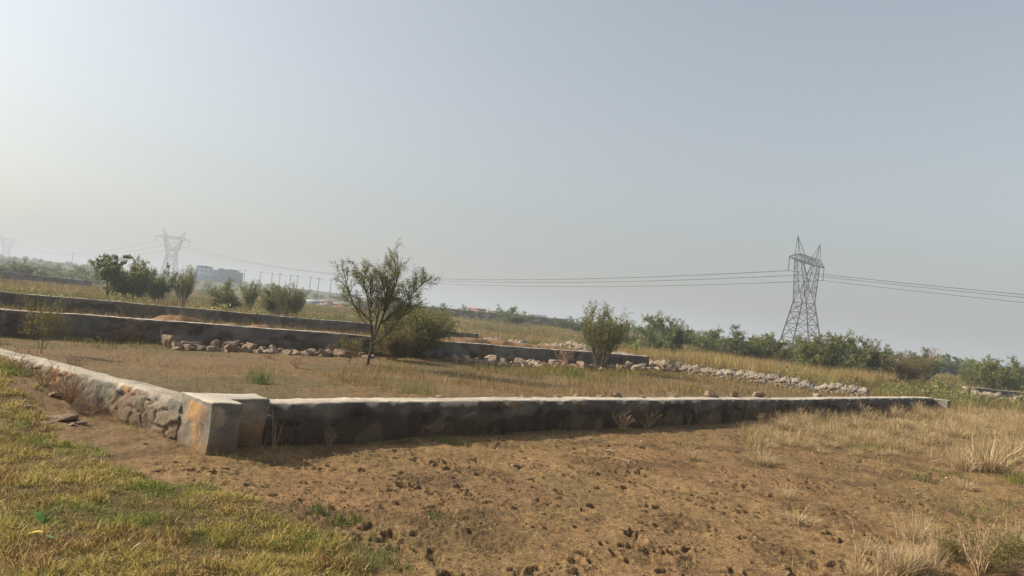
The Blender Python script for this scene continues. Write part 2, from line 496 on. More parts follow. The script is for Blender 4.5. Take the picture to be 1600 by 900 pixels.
def masonry(name, path, thick, h0, h1=None, res=0.02, cell=(0.26, 0.17), palette=STONES, plaster=0.5, relief=0.02, topw=0.02,
            seed=1, parent=None, mud=0.12, top_pale=1.0, caps=True, dry=False, cement=PLASTER, shade_stain=False, top_tone=1.0):
    """a rubble wall along path = (x0,y0)->(x1,y1) of its FRONT base line; front is to the right of the direction"""
    p0, p1 = np.array(path[0], float), np.array(path[1], float)
    L = np.linalg.norm(p1 - p0); u = (p1 - p0) / L; n = np.array([u[1], -u[0]])
    h1 = h0 if h1 is None else h1
    ns = max(3, int(L / res)) + 1
    nzf, nt = max(4, int((h0 + 0.25) / res)) + 1, max(3, int(thick / (res * 1.4))) + 1
    s = np.linspace(0, L, ns)
    # profile: front up, top across, back down
    prof = [(0.0, k / (nzf - 1), 0) for k in range(nzf)] + [(k / nt, 1.0, 1) for k in range(1, nt)] + [(1.0, 1 - k / (nzf - 1), 2) for k in range(nzf)]
    prof = np.array(prof)
    S, K = np.meshgrid(s, np.arange(len(prof)), indexing='ij')
    off, zf, kind = prof[K, 0], prof[K, 1], prof[K, 2]
    X0, Y0 = p0[0] + u[0] * S, p0[1] + u[1] * S
    base = zg(X0 - n[0] * 0.3, Y0 - n[1] * 0.3)
    hh = h0 + (h1 - h0) * S / L + (fbm(S * 0.7, S * 0 + seed, seed, 3) - 0.5) * topw * 2
    if dry: hh = hh + (vnoise(S / 0.22, S * 0 + 3, seed + 5) - 0.5) * 0.14 - 0.22 * sstep(0.55, 0.75, fbm(S * 0.5, S * 0 + 1, seed + 6, 3))
    Z = base - 0.25 + zf * (hh + 0.25)
    # stone pattern in (along, up) on the faces, (along, across) on the top
    t = np.where(kind == 1, hh + off * thick, Z - base) + np.where(kind == 2, 7.3, 0)
    wob = (fbm(S * 4, t * 4, seed + 11, 3) - 0.5) * 0.34
    f1, f2, cid, tilt = cells((S + wob) / cell[0], (t + wob * 0.5) / cell[1], seed)
    edge = sstep(0.02, 0.11, f2 - f1 + (fbm(S * 16, t * 16, seed + 13, 2) - 0.5) * 0.10)
    pl = sstep(0.47, 0.53, fbm(S * 1.3, t * 2.2, seed + 21, 4) * 0.75 + 0.25 * cid - 0.5 + plaster + 0.10 * sstep(0.15, 0.5, zf) - 0.05)
    pl = np.where(kind == 1, np.maximum(pl, 0.0 if dry else 0.93), pl)
    out = relief * (edge * (0.6 + 0.8 * cid + 2.2 * tilt)) * (1 - pl * 0.75) + (fbm(S * 7, t * 7, seed + 31, 4, 0.6) - 0.5) * (relief * 1.1)
    fade = np.where(kind == 1, 0.0, sstep(1.0, 0.92, zf) * 0.7 + 0.3)
    face = np.where(kind == 0, 1.0, -1.0) * fade * out
    ox = -off * thick + face
    X, Y = X0 + n[0] * ox, Y0 + n[1] * ox
    Z = Z + np.where(kind == 1, out * (1.4 if dry else 0.5), 0)
    rim = np.where(kind == 1, 1.0, sstep(0.9, 1.0, zf)) * np.maximum(sstep(0.10, 0.0, off), sstep(0.9, 1.0, off))
    Z = Z - rim * (0.0 if dry else min(1.0, 0.024 / res)) * (1 if res < 0.03 else 0.35) * (0.015 + 0.08 * sstep(0.48, 0.75, fbm(S * 6, off * 2 + 3, seed + 81, 3)))     # chipped arrises
    if caps:   # ragged ends
        Z = Z
    pal = palette[np.minimum((cid * 6).astype(int), 5)] * (0.82 + 0.36 * vnoise(S * 9, t * 9, seed + 41))[..., None]
    mortar = np.array([0.20, 0.17, 0.14]) if not dry else np.array([0.10, 0.08, 0.06])
    c = mortar * (1 - edge[..., None]) + pal * edge[..., None]
    plc = cement * (0.45 + 1.1 * fbm(S * 2.4, t * 2.4, seed + 51, 5, 0.6))[..., None]
    c = c * (1 - pl[..., None]) + plc * pl[..., None]
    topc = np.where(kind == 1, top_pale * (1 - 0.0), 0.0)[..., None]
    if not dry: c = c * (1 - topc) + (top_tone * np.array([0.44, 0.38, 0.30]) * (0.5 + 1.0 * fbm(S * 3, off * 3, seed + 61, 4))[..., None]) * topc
    m_ = (sstep(mud + 0.16, 0.0, Z - base + (fbm(S * 2, t * 4, seed + 71, 3) - 0.5) * 0.25) * 0.8 * (kind != 1))[..., None] if mud else 0
    c = c * (1 - m_) + np.array([0.14, 0.092, 0.055]) * m_                         # mud splashed and soaked up from the ground
    if shade_stain:   # stained render, its shade painted darker below a ragged line; bare stones near foot
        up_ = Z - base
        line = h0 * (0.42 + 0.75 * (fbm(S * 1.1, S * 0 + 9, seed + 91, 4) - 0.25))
        darkened = (sstep(0.06, -0.03, up_ - line + (fbm(S * 6, t * 6, seed + 95, 3) - 0.5) * 0.12) * (kind == 0))[..., None]
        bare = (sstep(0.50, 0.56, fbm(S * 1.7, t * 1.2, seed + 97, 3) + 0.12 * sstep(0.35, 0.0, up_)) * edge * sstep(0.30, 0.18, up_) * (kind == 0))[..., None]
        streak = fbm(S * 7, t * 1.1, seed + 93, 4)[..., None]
        c = c * (1 - darkened * 0.5) * np.where((kind == 0)[..., None], 0.6 + 0.8 * streak, 1.0)
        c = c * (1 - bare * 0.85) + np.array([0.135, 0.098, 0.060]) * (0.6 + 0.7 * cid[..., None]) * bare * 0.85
    nk = len(prof)
    i, j = np.meshgrid(np.arange(ns - 1), np.arange(nk - 1), indexing='ij')
    q = np.stack([i * nk + j, (i + 1) * nk + j, (i + 1) * nk + j + 1, i * nk + j + 1], -1).reshape(-1, 4)
    capA = np.arange(nk)[None, :]; capB = ((ns - 1) * nk + np.arange(nk))[::-1][None, :]
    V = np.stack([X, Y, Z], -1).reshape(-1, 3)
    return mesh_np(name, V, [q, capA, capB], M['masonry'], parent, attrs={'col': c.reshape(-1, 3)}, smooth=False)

def block(name, poly, h, seed, parent=None, lean=0.0, res=0.02, cell=(0.30, 0.24)):
    """a rough masonry block over a plan polygon (counter-clockwise, world xy)"""
    P = np.array(poly, float)
    pts, nrm = [], []
    for a, b in zip(P, np.roll(P, -1, 0)):
        e = b - a; L = np.linalg.norm(e); e = e / L
        k = max(3, int(L / res))
        for q in range(k):
            pts.append(a + e * L * (q + 0.001) / k); nrm.append((e[1], -e[0]))
    pts, nrm = np.array(pts), np.array(nrm)
    nrm = (nrm + np.roll(nrm, 1, 0)) / 2
    m = len(pts)
    per = np.concatenate([[0], np.cumsum(np.linalg.norm(np.diff(pts, axis=0), axis=1))])
    nz = int((h + 0.25) / res)
    zz = np.concatenate([np.linspace(-0.25, h - 0.012, nz), [h - 0.004, h]])
    inset = np.concatenate([np.zeros(nz), [-0.005, -0.02]])
    S, Zr = np.meshgrid(per, zz); IN = np.repeat(inset[:, None], m, 1)
    f1, f2, cid, tilt = cells((S + (fbm(S * 3, Zr * 3, seed, 2) - 0.5) * 0.15) / cell[0], Zr / cell[1], seed)
    edge = sstep(0.01, 0.10, f2 - f1)
    pl = sstep(0.46, 0.53, fbm(S * 2.6, Zr * 2.6, seed + 21, 4) + 0.10 * sstep(0.0, h, Zr) + 0.03)
    pl = np.where(Zr > h - 0.05, 1.0, pl)
    out = 0.010 * edge * (1 - 0.8 * pl) + (fbm(S * 6, Zr * 6, seed + 31, 4) - 0.5) * 0.045 + IN
    X, Y = pts[None, :, 0] + nrm[None, :, 0] * out, pts[None, :, 1] + nrm[None, :, 1] * out
    b0 = zg(P[:, 0], P[:, 1]).mean()
    Z = b0 + Zr + (fbm(pts[:, 0] * 6, pts[:, 1] * 6, seed + 3, 2)[None] - 0.5) * 0.02 * (Zr > h - 0.1)
    pal = STONES[np.minimum((cid * 6).astype(int), 5)] * (0.8 + 0.4 * vnoise(S * 9, Zr * 9, seed + 41))[..., None]
    c = np.array([0.20, 0.17, 0.14]) * (1 - edge[..., None]) + pal * edge[..., None]
    plc = PLASTER * 0.8 * (0.5 + 1.0 * fbm(S * 5, Zr * 5, seed + 51, 4))[..., None]
    c = c * (1 - pl[..., None]) + plc * pl[..., None]
    m_ = (sstep(0.30, 0.02, Zr + (fbm(S * 4, Zr * 4, seed + 71, 3) - 0.5) * 0.3) * 0.75)[..., None]
    c = c * (1 - m_) + np.array([0.15, 0.10, 0.062]) * m_
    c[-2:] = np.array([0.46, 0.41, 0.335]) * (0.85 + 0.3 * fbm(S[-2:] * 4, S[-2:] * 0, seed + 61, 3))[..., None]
    nzr = len(zz)
    i, j = np.meshgrid(np.arange(nzr - 1), np.arange(m), indexing='ij')
    q = np.stack([i * m + j, i * m + (j + 1) % m, (i + 1) * m + (j + 1) % m, (i + 1) * m + j], -1).reshape(-1, 4)
    V = np.stack([X, Y, Z], -1).reshape(-1, 3)
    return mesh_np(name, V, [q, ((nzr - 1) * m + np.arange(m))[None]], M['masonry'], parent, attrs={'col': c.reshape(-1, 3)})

def sd(s, d): return W1 + U * s + NF * d

W_LEN = 25.3
e1 = W1 + U * W_LEN
w = masonry('boundary_wall', (sd(0.47, 0), e1), 0.37, 0.455, res=0.022, cell=(0.30, 0.22), palette=DARKS, plaster=0.50, relief=0.030, topw=0.022, seed=3, mud=0.10, cement=PLASTER * 0.50, shade_stain=True)  # cement colour darkened to deepen the shade on the front face
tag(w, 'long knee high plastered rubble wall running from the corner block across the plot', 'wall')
w = block('corner_pillar', [sd(-0.24, 0.28), sd(0.06, 0.28), sd(0.06, 0.0), sd(0.50, 0.0), sd(0.50, -0.37), sd(0.06, -0.42), sd(-0.24, -0.50)], 0.50, 12)
tag(w, 'raised L shaped cement and stone block at the corner of two low walls', 'pillar')
w = block('end_pillar', [sd(W_LEN - 0.10, 0.42), sd(W_LEN + 0.30, 0.42), sd(W_LEN + 0.30, -0.38), sd(W_LEN - 0.10, -0.38)], 0.44, 14)
tag(w, 'small square cement block closing the far end of the plastered wall', 'pillar')
LW0 = sd(-0.235, -0.46)
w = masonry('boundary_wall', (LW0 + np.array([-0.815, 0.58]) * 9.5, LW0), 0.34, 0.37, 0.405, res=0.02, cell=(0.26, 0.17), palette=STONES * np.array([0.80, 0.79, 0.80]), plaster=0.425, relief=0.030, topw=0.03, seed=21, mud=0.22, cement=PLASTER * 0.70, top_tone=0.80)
tag(w, 'sunlit low wall of orange and grey stones running away from the corner block', 'wall')
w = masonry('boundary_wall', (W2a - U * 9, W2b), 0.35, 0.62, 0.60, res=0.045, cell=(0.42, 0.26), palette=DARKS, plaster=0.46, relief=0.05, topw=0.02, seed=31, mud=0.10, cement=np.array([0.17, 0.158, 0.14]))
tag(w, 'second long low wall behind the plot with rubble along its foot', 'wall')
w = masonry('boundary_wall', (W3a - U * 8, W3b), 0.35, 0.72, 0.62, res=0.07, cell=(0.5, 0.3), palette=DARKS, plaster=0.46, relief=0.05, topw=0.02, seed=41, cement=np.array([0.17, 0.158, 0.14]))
tag(w, 'third low wall behind the red spoil heaps, passing behind the umbrella thorn tree', 'wall')
w = masonry('boundary_wall', (W3c, W3d), 0.35, 0.60, 0.58, res=0.07, cell=(0.5, 0.3), palette=DARKS, plaster=0.46, relief=0.05, topw=0.02, seed=43, cement=np.array([0.17, 0.158, 0.14]))
tag(w, 'short low wall piece showing behind the dense bush', 'wall')
# dry stone walls, sunlit on their left sides
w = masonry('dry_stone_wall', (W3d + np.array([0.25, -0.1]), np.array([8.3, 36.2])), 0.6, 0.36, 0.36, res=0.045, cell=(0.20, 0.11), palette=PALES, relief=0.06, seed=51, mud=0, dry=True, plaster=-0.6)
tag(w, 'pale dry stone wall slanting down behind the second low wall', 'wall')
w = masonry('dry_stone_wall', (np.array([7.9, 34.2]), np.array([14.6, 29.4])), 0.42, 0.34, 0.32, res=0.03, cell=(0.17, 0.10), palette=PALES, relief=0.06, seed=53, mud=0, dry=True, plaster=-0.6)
tag(w, 'pale dry stone wall joining the rubble heap to the end of the plastered wall', 'wall')
# the corner of another plot at the right edge
q0 = G(1511, 618)[:2]
w = masonry('boundary_wall', (q0, q0 + np.array([0.92, 0.18]) * 22), 0.4, 0.52, res=0.08, cell=(0.5, 0.3), palette=DARKS, plaster=0.46, relief=0.05, topw=0.02, seed=61, cement=np.array([0.17, 0.158, 0.14]))
tag(w, 'distant low grey wall in the grass beyond the end block', 'wall')
w = masonry('dry_stone_wall', (q0 + np.array([0.1, -0.2]), q0 + np.array([0.69, -0.72]) * 13), 0.45, 0.26, 0.30, res=0.05, cell=(0.26, 0.16), palette=PALES, relief=0.07, seed=63, mud=0, dry=True, plaster=-0.6)
tag(w, 'pale low stone wall coming forward from the corner of the distant grey wall', 'wall')
# far walls
a, b = at_depth(-60, 434, 88), at_depth(143, 446, 96)
w = masonry('boundary_wall', (a[:2], b[:2]), 0.5, 1.15, 1.0, res=0.16, cell=(0.7, 0.4), palette=DARKS, plaster=0.46, relief=0.05, topw=0.03, seed=71, cement=np.array([0.17, 0.158, 0.14]))
tag(w, 'dark far wall at the edge of the pale field beside the umbrella thorn tree', 'wall')
a, b = at_depth(556, 480, 150), at_depth(886, 505, 150)
w = masonry('boundary_wall', (a[:2], b[:2]), 0.5, 2.1, 1.9, res=0.25, cell=(0.9, 0.5), palette=DARKS * 0.75, plaster=0.40, relief=0.05, topw=0.04, seed=73, top_pale=0.25)
tag(w, 'long dark man high wall in front of the distant sheds', 'wall')

# ------------------------------------------------------------------ trees and shrubs
def unit(v): return v / (np.linalg.norm(v) + 1e-9)

def deviate(r, d, a):
    p = r.normal(0, 1, 3); p -= d * p.dot(d); p = unit(p)
    return unit(d * math.cos(a) + p * math.sin(a))

def grow(seed, trunks, levels, leaves, leaf_size, leaf_jit=0.02, leaf_len=2.2, thin=1.0):
    """normalised plant about 1 high. trunks: list of (start, dir, length, radius); levels[l]: dict(n, ratio, ang, up, gn, steps, start)"""
    r = np.random.default_rng(seed)
    wood = MB(); lp, ld = [], []
    stack = [(np.array(t_[0], float), unit(np.array(t_[1], float)), t_[2], t_[3], t_[4] if len(t_) > 4 else 0) for t_ in trunks]
    last = len(levels) - 1
    while stack:
        p, d, L, rd, l = stack.pop()
        c = levels[l]
        n = c['steps']
        pts, ds = [p], [d]
        for k in range(n):
            d = unit(d + r.normal(0, c['gn'], 3) + np.array([0, 0, c['up']]) + np.array([d[0], d[1], 0]) * c.get('out', 0))
            if 'flat' in c: d = unit(d * np.array([1, 1, c['flat']]))
            p = p + d * L / n
            pts.append(p); ds.append(d)
        tip = rd * (0.55 if l < last else 0.4)
        wood.tube(pts, np.linspace(rd, tip, n + 1), 6 if l == 0 else (4 if l == 1 else 3))
        if l < last:
            nx = levels[l + 1]
            kids = int(round(nx['n'] * r.uniform(0.8, 1.2)))
            for q in range(kids):
                t = nx['start'] + (1 - nx['start']) * (q + r.uniform(0, 1)) / kids
                x = t * n; i = min(int(x), n - 1); fr = x - i
                pp = np.array(pts[i]) * (1 - fr) + np.array(pts[i + 1]) * fr
                dd = deviate(r, ds[i + 1], math.radians(r.normal(nx['ang'], nx['ang'] * 0.25)))
                stack.append((pp, dd, L * nx['ratio'] * r.uniform(0.65, 1.2) * (1 - 0.25 * t), max(rd * (1 - 0.45 * t) * 0.6, 0.0012 * thin), l + 1))
        if l >= last - leaves.get('levels', 1) + 1:
            m = leaves['n']
            t = r.uniform(leaves.get('from', 0.15), 1.02, m) * n
            i = np.minimum(t.astype(int), n - 1); fr = (t - i)[:, None]
            P = np.array(pts)
            lp.append(P[i] * (1 - fr) + P[i + 1] * fr + r.normal(0, leaf_jit, (m, 3)))
            ld.append(np.array(ds)[i + 1] * 0.8 + r.normal(0, 0.7, (m, 3)))
    lp, ld = np.concatenate(lp), np.concatenate(ld)
    ld /= np.linalg.norm(ld, axis=1)[:, None]
    side = np.cross(ld, r.normal(0, 1, ld.shape)); side /= np.linalg.norm(side, axis=1)[:, None] + 1e-9
    sz = leaf_size * r.uniform(0.6, 1.35, len(lp))[:, None]
    a, bq = ld * sz * leaf_len / 2, side * sz / 2
    V = np.stack([lp - a, lp + bq, lp + a, lp - bq], 1).reshape(-1, 3)
    F = np.arange(len(V)).reshape(-1, 4)
    Vw = np.concatenate(wood.V)
    allv = np.concatenate([V, Vw])
    top = np.percentile(V[:, 2], 99.7)
    half = np.percentile(np.abs(allv[:, :2]), 98)
    # normalise: height 1, half width 0.5
    k = np.array([0.5 / half, 0.5 / half, 1.0 / top])
    return (Vw * k, [np.concatenate(f) for f in wood.F.values()]), (V * k, F)

def ring(n, lean, L, rd, r0=0.02, seed=0):
    q = np.random.default_rng(seed)
    out = []
    for k in range(n):
        a = 2 * math.pi * (k + q.uniform(-0.3, 0.3)) / n
        ln = lean * q.uniform(0.35, 1.25)
        out.append(((r0 * math.cos(a), r0 * math.sin(a), 0), (ln * math.cos(a), ln * math.sin(a), 1), L * q.uniform(0.7, 1.1), rd * q.uniform(0.7, 1.1)))
    return out

FORMS = {}
def form(key, bark, leaf, *args, **kw):
    (wv, wf), (lv, lf) = grow(*args, **kw)
    FORMS[key] = (wv, wf, lv, lf, bark, leaf, {})

# open young acacia with forked ascending limbs (the tree standing alone in the plot)
_f = (0.035, 0.0, 0.25)
form('open_acacia', 'bark', 'leaf_olive', 2, [((0, 0, 0), (0.14, 0, 1), 0.27, 0.016)] + [(_p, d, L, rd, 1) for _p, d, L, rd in (
      (_f, (-0.42, 0.1, 1), 0.66, 0.010), (_f, (0.30, -0.05, 1), 0.72, 0.012), ((0.03, 0, 0.20), (0.75, -0.2, 0.8), 0.62, 0.008), (_f, (0.02, 0.25, 1), 0.68, 0.009), ((0.02, 0, 0.22), (-0.15, -0.4, 1), 0.66, 0.008),
      ((-0.04, 0, 0.38), (-0.75, 0.0, 0.8), 0.52, 0.007), ((0.10, 0, 0.42), (0.62, 0.25, 0.9), 0.56, 0.007), ((0.09, 0, 0.42), (0.12, -0.35, 1), 0.54, 0.007), ((0.02, 0, 0.2), (0.7, 0.4, 0.55), 0.45, 0.006))],
     [dict(up=0.02, gn=0.05, steps=5), dict(n=0, ratio=1, ang=30, up=0.05, gn=0.06, steps=9, start=0.9), dict(n=13, ratio=0.40, ang=36, up=0.06, gn=0.09, steps=5, start=0.22),
      dict(n=7, ratio=0.46, ang=36, up=0.05, gn=0.12, steps=4, start=0.12), dict(n=4, ratio=0.7, ang=45, up=0.04, gn=0.15, steps=3, start=0.1)],
     dict(n=4, levels=1), 0.0060, leaf_jit=0.012, leaf_len=2.8, thin=1.3)
form('weeping_bush', 'barklight', 'leaf_olive', 5, ring(18, 0.6, 0.62, 0.007, 0.07, 1),
     [dict(up=0.03, gn=0.07, steps=7), dict(n=10, ratio=0.55, ang=30, up=0.02, gn=0.09, steps=6, start=0.2), dict(n=8, ratio=0.5, ang=33, up=-0.05, gn=0.12, steps=4, start=0.12),
      dict(n=4, ratio=0.6, ang=35, up=-0.10, gn=0.12, steps=3, start=0.1)], dict(n=2, levels=2), 0.0090, leaf_jit=0.012, leaf_len=3.0)
form('umbrella_thorn', 'bark', 'leaf_dark', 8, [((0, 0, 0), (0.1, 0, 1), 0.32, 0.018), ((0.02, 0, 0), (-0.5, 0.2, 1), 0.34, 0.012), ((0, 0, 0), (0.5, -0.3, 0.9), 0.30, 0.010)],
     [dict(up=0.02, gn=0.08, steps=5), dict(n=7, ratio=1.5, ang=50, up=0.05, gn=0.08, steps=7, start=0.30, flat=0.93), dict(n=9, ratio=0.42, ang=38, up=0.0, gn=0.10, steps=5, start=0.2, flat=0.75),
      dict(n=7, ratio=0.5, ang=38, up=0.02, gn=0.12, steps=4, start=0.15, flat=0.7), dict(n=4, ratio=0.55, ang=36, up=0.0, gn=0.13, steps=2, start=0.1, flat=0.7)],
     dict(n=3, levels=2), 0.0115, leaf_jit=0.008, leaf_len=3.0)
form('upright_shrub', 'barklight', 'leaf_olive', 11, ring(9, 0.36, 0.66, 0.008, 0.03, 3),
     [dict(up=0.05, gn=0.06, steps=7), dict(n=10, ratio=0.52, ang=26, up=0.07, gn=0.07, steps=6, start=0.2), dict(n=8, ratio=0.48, ang=30, up=0.06, gn=0.09, steps=4, start=0.12),
      dict(n=4, ratio=0.55, ang=33, up=0.03, gn=0.11, steps=3, start=0.1)], dict(n=2, levels=2), 0.0088, leaf_jit=0.010, leaf_len=2.8)
def round_form(key, seed, leaf, n0=3, lsize=0.013, flat=0.92, nl=3, lean=0.5, start=0.10):
    form(key, 'bark', leaf, seed, ring(n0, lean, 0.45, 0.012, 0.05, seed),
         [dict(up=0.02, gn=0.07, steps=5), dict(n=9, ratio=0.95, ang=50, up=0.03, gn=0.09, steps=6, start=start, flat=flat), dict(n=9, ratio=0.45, ang=40, up=0.0, gn=0.11, steps=4, start=0.15, flat=flat),
          dict(n=7, ratio=0.55, ang=42, up=0.0, gn=0.13, steps=3, start=0.12, flat=0.85)], dict(n=nl, levels=2), lsize, leaf_jit=0.012, leaf_len=2.8)
round_form('thorn_clump', 21, 'leaf_green', 6, lean=0.75)
round_form('thorn_crown', 22, 'leaf_dark', 4)
round_form('thorn_olive', 23, 'leaf_olive', 6, lean=0.8)
round_form('thorn_green', 24, 'leaf_green', 4, flat=0.82, start=0.2)
round_form('thorn_spread', 25, 'leaf_green', 5, flat=0.78, lean=0.9, start=0.15)
form('wispy_sapling', 'barklight', 'leaf_dry', 31, [((0, 0, 0), (0.05, 0, 1), 0.5, 0.006), ((0.01, 0, 0), (-0.45, 0.1, 1), 0.5, 0.004), ((0.01, 0, 0), (0.5, -0.1, 1), 0.5, 0.004), ((0.01, 0, 0), (0.1, 0.5, 1), 0.5, 0.004)],
     [dict(up=0.04, gn=0.09, steps=6), dict(n=9, ratio=0.75, ang=38, up=0.06, gn=0.10, steps=5, start=0.2), dict(n=8, ratio=0.5, ang=40, up=0.03, gn=0.13, steps=4, start=0.15),
      dict(n=4, ratio=0.5, ang=42, up=0.02, gn=0.14, steps=3, start=0.1)], dict(n=3, levels=1), 0.009, leaf_jit=0.010)
form('bare_sapling', 'redtwig', 'leaf_dry', 33, [((0, 0, 0), (0.03, 0, 1), 0.5, 0.016)],
     [dict(up=0.04, gn=0.08, steps=5), dict(n=12, ratio=0.75, ang=42, up=0.05, gn=0.10, steps=4, start=0.2), dict(n=8, ratio=0.5, ang=42, up=0.02, gn=0.13, steps=3, start=0.15), dict(n=3, ratio=0.5, ang=42, up=0.02, gn=0.13, steps=2, start=0.15)],
     dict(n=1, levels=1), 0.010, leaf_jit=0.008, thin=2.5)
form('big_leaf_plant', 'barklight', 'leaf_bright', 35, ring(4, 0.4, 0.7, 0.014, 0.02, 4),
     [dict(up=0.05, gn=0.05, steps=5), dict(n=6, ratio=0.3, ang=50, up=0.03, gn=0.05, steps=3, start=0.15)], dict(n=4, levels=1, **{'from': 0.4}), 0.10, leaf_jit=0.03, leaf_len=1.5)

def plant(key, u, vb, vt, wpx, label, cat='tree', D=None, name='thorn_tree', rz=None, group=None, leaf=None, dz=0.0, cx=None):
    """stand a plant with its foot at photo pixel (u, vb); its top reaches row vt and its crown is wpx photo pixels wide"""
    if D is None:
        g = Gt(u, vb)
    else:
        g = at_depth(u, vb, D)
    x, y = float(g[0]), float(g[1])
    z = gz1(x, y) - 0.03
    zc = at_depth(u, vt, y)[2]
    h = max(zc - z, 0.2)
    wd = wpx / FOC * y
    wv, wf, lv, lf, bark, leaf0, cache = FORMS[key]
    lm = leaf or leaf0
    t = thing(name, label, cat, (x, y, z), rng.uniform(0, 6.28) if rz is None else rz, group)
    t.scale = (wd, wd * 1.0, h)
    if lm not in cache:
        wo = mesh_np('trunk', wv, wf, M[bark], t, smooth=True)
        lo = mesh_np('crown', lv, lf, M[lm], t)
        cache[lm] = (wo.data, lo.data)
    else:
        for nm, dta in zip(('trunk', 'crown'), cache[lm]):
            link(bpy.data.objects.new(nm, dta), t)
    return t

plant('open_acacia', 574, 570, 387, 138, 'open young acacia standing alone in the plot with a forked dark trunk', name='acacia_tree', rz=0.0)
plant('weeping_bush', 643, 558, 468, 112, 'dense drooping olive bush just behind the open young acacia', 'bush', name='thorn_bush')
plant('bare_sapling', 668, 560, 498, 50, 'low brown twiggy shrub at the foot of the drooping olive bush', 'shrub', name='twiggy_shrub')
plant('weeping_bush', 612, 562, 505, 64, 'low thin scrub between the acacia trunk and the drooping bush', 'bush', name='thorn_bush', leaf='leaf_dry')
plant('wispy_sapling', 545, 568, 522, 60, 'sprawling low thorn scrub by the left foot of the open acacia', 'shrub', name='thorn_shrub')
plant('upright_shrub', 936, 578, 473, 84, 'upright many stemmed shrub standing before the right end of the second wall', 'shrub', name='tall_shrub')
plant('bare_sapling', 882, 583, 545, 27, 'small nearly bare brown sapling in front of the second wall', 'sapling', name='bare_sapling')
plant('wispy_sapling', 1048, 583, 553, 34, 'small straggly shrub at the foot of the pale dry stone wall', 'shrub', name='straggly_shrub')
plant('wispy_sapling', 64, 552, 462, 66, 'wispy yellow green sapling in front of the second wall', 'sapling', name='thorn_sapling', leaf='leaf_yellow')
plant('big_leaf_plant', 988, 562, 533, 16, 'bright big leaved plant in straw grass behind the end of the second wall', 'plant', D=44, name='milkweed_plant')
# left group beyond the third wall
plant('umbrella_thorn', 166, 468, 397, 84, 'dark umbrella thorn tree with spreading flat sprays behind the third wall', D=54, name='umbrella_thorn_tree', rz=2.0, leaf='leaf_green')
plant('thorn_olive', 212, 470, 404, 50, 'olive thorn tree touching the right side of the dark umbrella thorn', D=56)
plant('thorn_crown', 247, 471, 413, 38, 'darker thorn tree at the right end of the umbrella thorn group', D=55)
plant('upright_shrub', 287, 474, 414, 36, 'thin see-through tree standing alone left of the long blue grey building', D=56, name='slender_tree')
plant('thorn_clump', 352, 484, 435, 46, 'rounded thorn bush below the long blue grey building', 'bush', D=56, name='thorn_bush', leaf='leaf_olive')
plant('upright_shrub', 389, 484, 436, 32, 'narrow thorn bush between two rounder bushes below the far poles', 'bush', D=58, name='thorn_bush', leaf='leaf_green')
plant('thorn_olive', 422, 494, 444, 42, 'olive thorn bush second from the right in the row below the poles', 'bush', D=54, name='thorn_bush')
plant('weeping_bush', 452, 497, 443, 42, 'dense dark bush at the right end of the row below the poles', 'bush', D=53, name='thorn_bush', leaf='leaf_dark')
for u, vb, vt, wd, D, lb in ((6, 428, 408, 40, 125, 'hazy dark tree cut by the frame edge below the farthest pylon'), (36, 430, 405, 36, 120, 'hazy round tree second from the frame edge beyond the pale field'),
                             (84, 431, 412, 22, 190, 'small faint tree alone on the hazy rise')):
    plant('thorn_crown', u, vb, vt, wd, lb, D=D)
plant('umbrella_thorn', 130, 441, 418, 40, 'faint low bush in the haze left of the umbrella thorn', 'bush', D=170, name='thorn_bush')
far_label = 'small hazy thorn tree in the thin belt of trees before the distant sheds'
for u, vb, vt, wd, D in ((673, 490, 477, 18, 230), (697, 495, 484, 22, 200), (710, 508, 485, 17, 146), (724, 495, 477, 20, 190), (760, 498, 486, 9, 190), (769, 501, 491, 24, 180),
                         (785, 512, 500, 22, 140), (793, 507, 481, 28, 146), (806, 520, 490, 36, 128), (838, 515, 503, 22, 160), (852, 518, 502, 24, 160), (866, 519, 503, 22, 150),
                         (882, 521, 498, 26, 130), (900, 524, 502, 26, 120), (470, 462, 450, 24, 300), (495, 472, 459, 16, 300), (530, 473, 462, 30, 320), (612, 476, 464, 40, 260)):
    plant('thorn_green' if u % 2 else 'thorn_crown', u, vb, vt - (4 if u > 740 else 1), wd * (1.35 if u > 740 else 1.1), far_label, D=D, group='hazy thorn trees before the distant sheds')
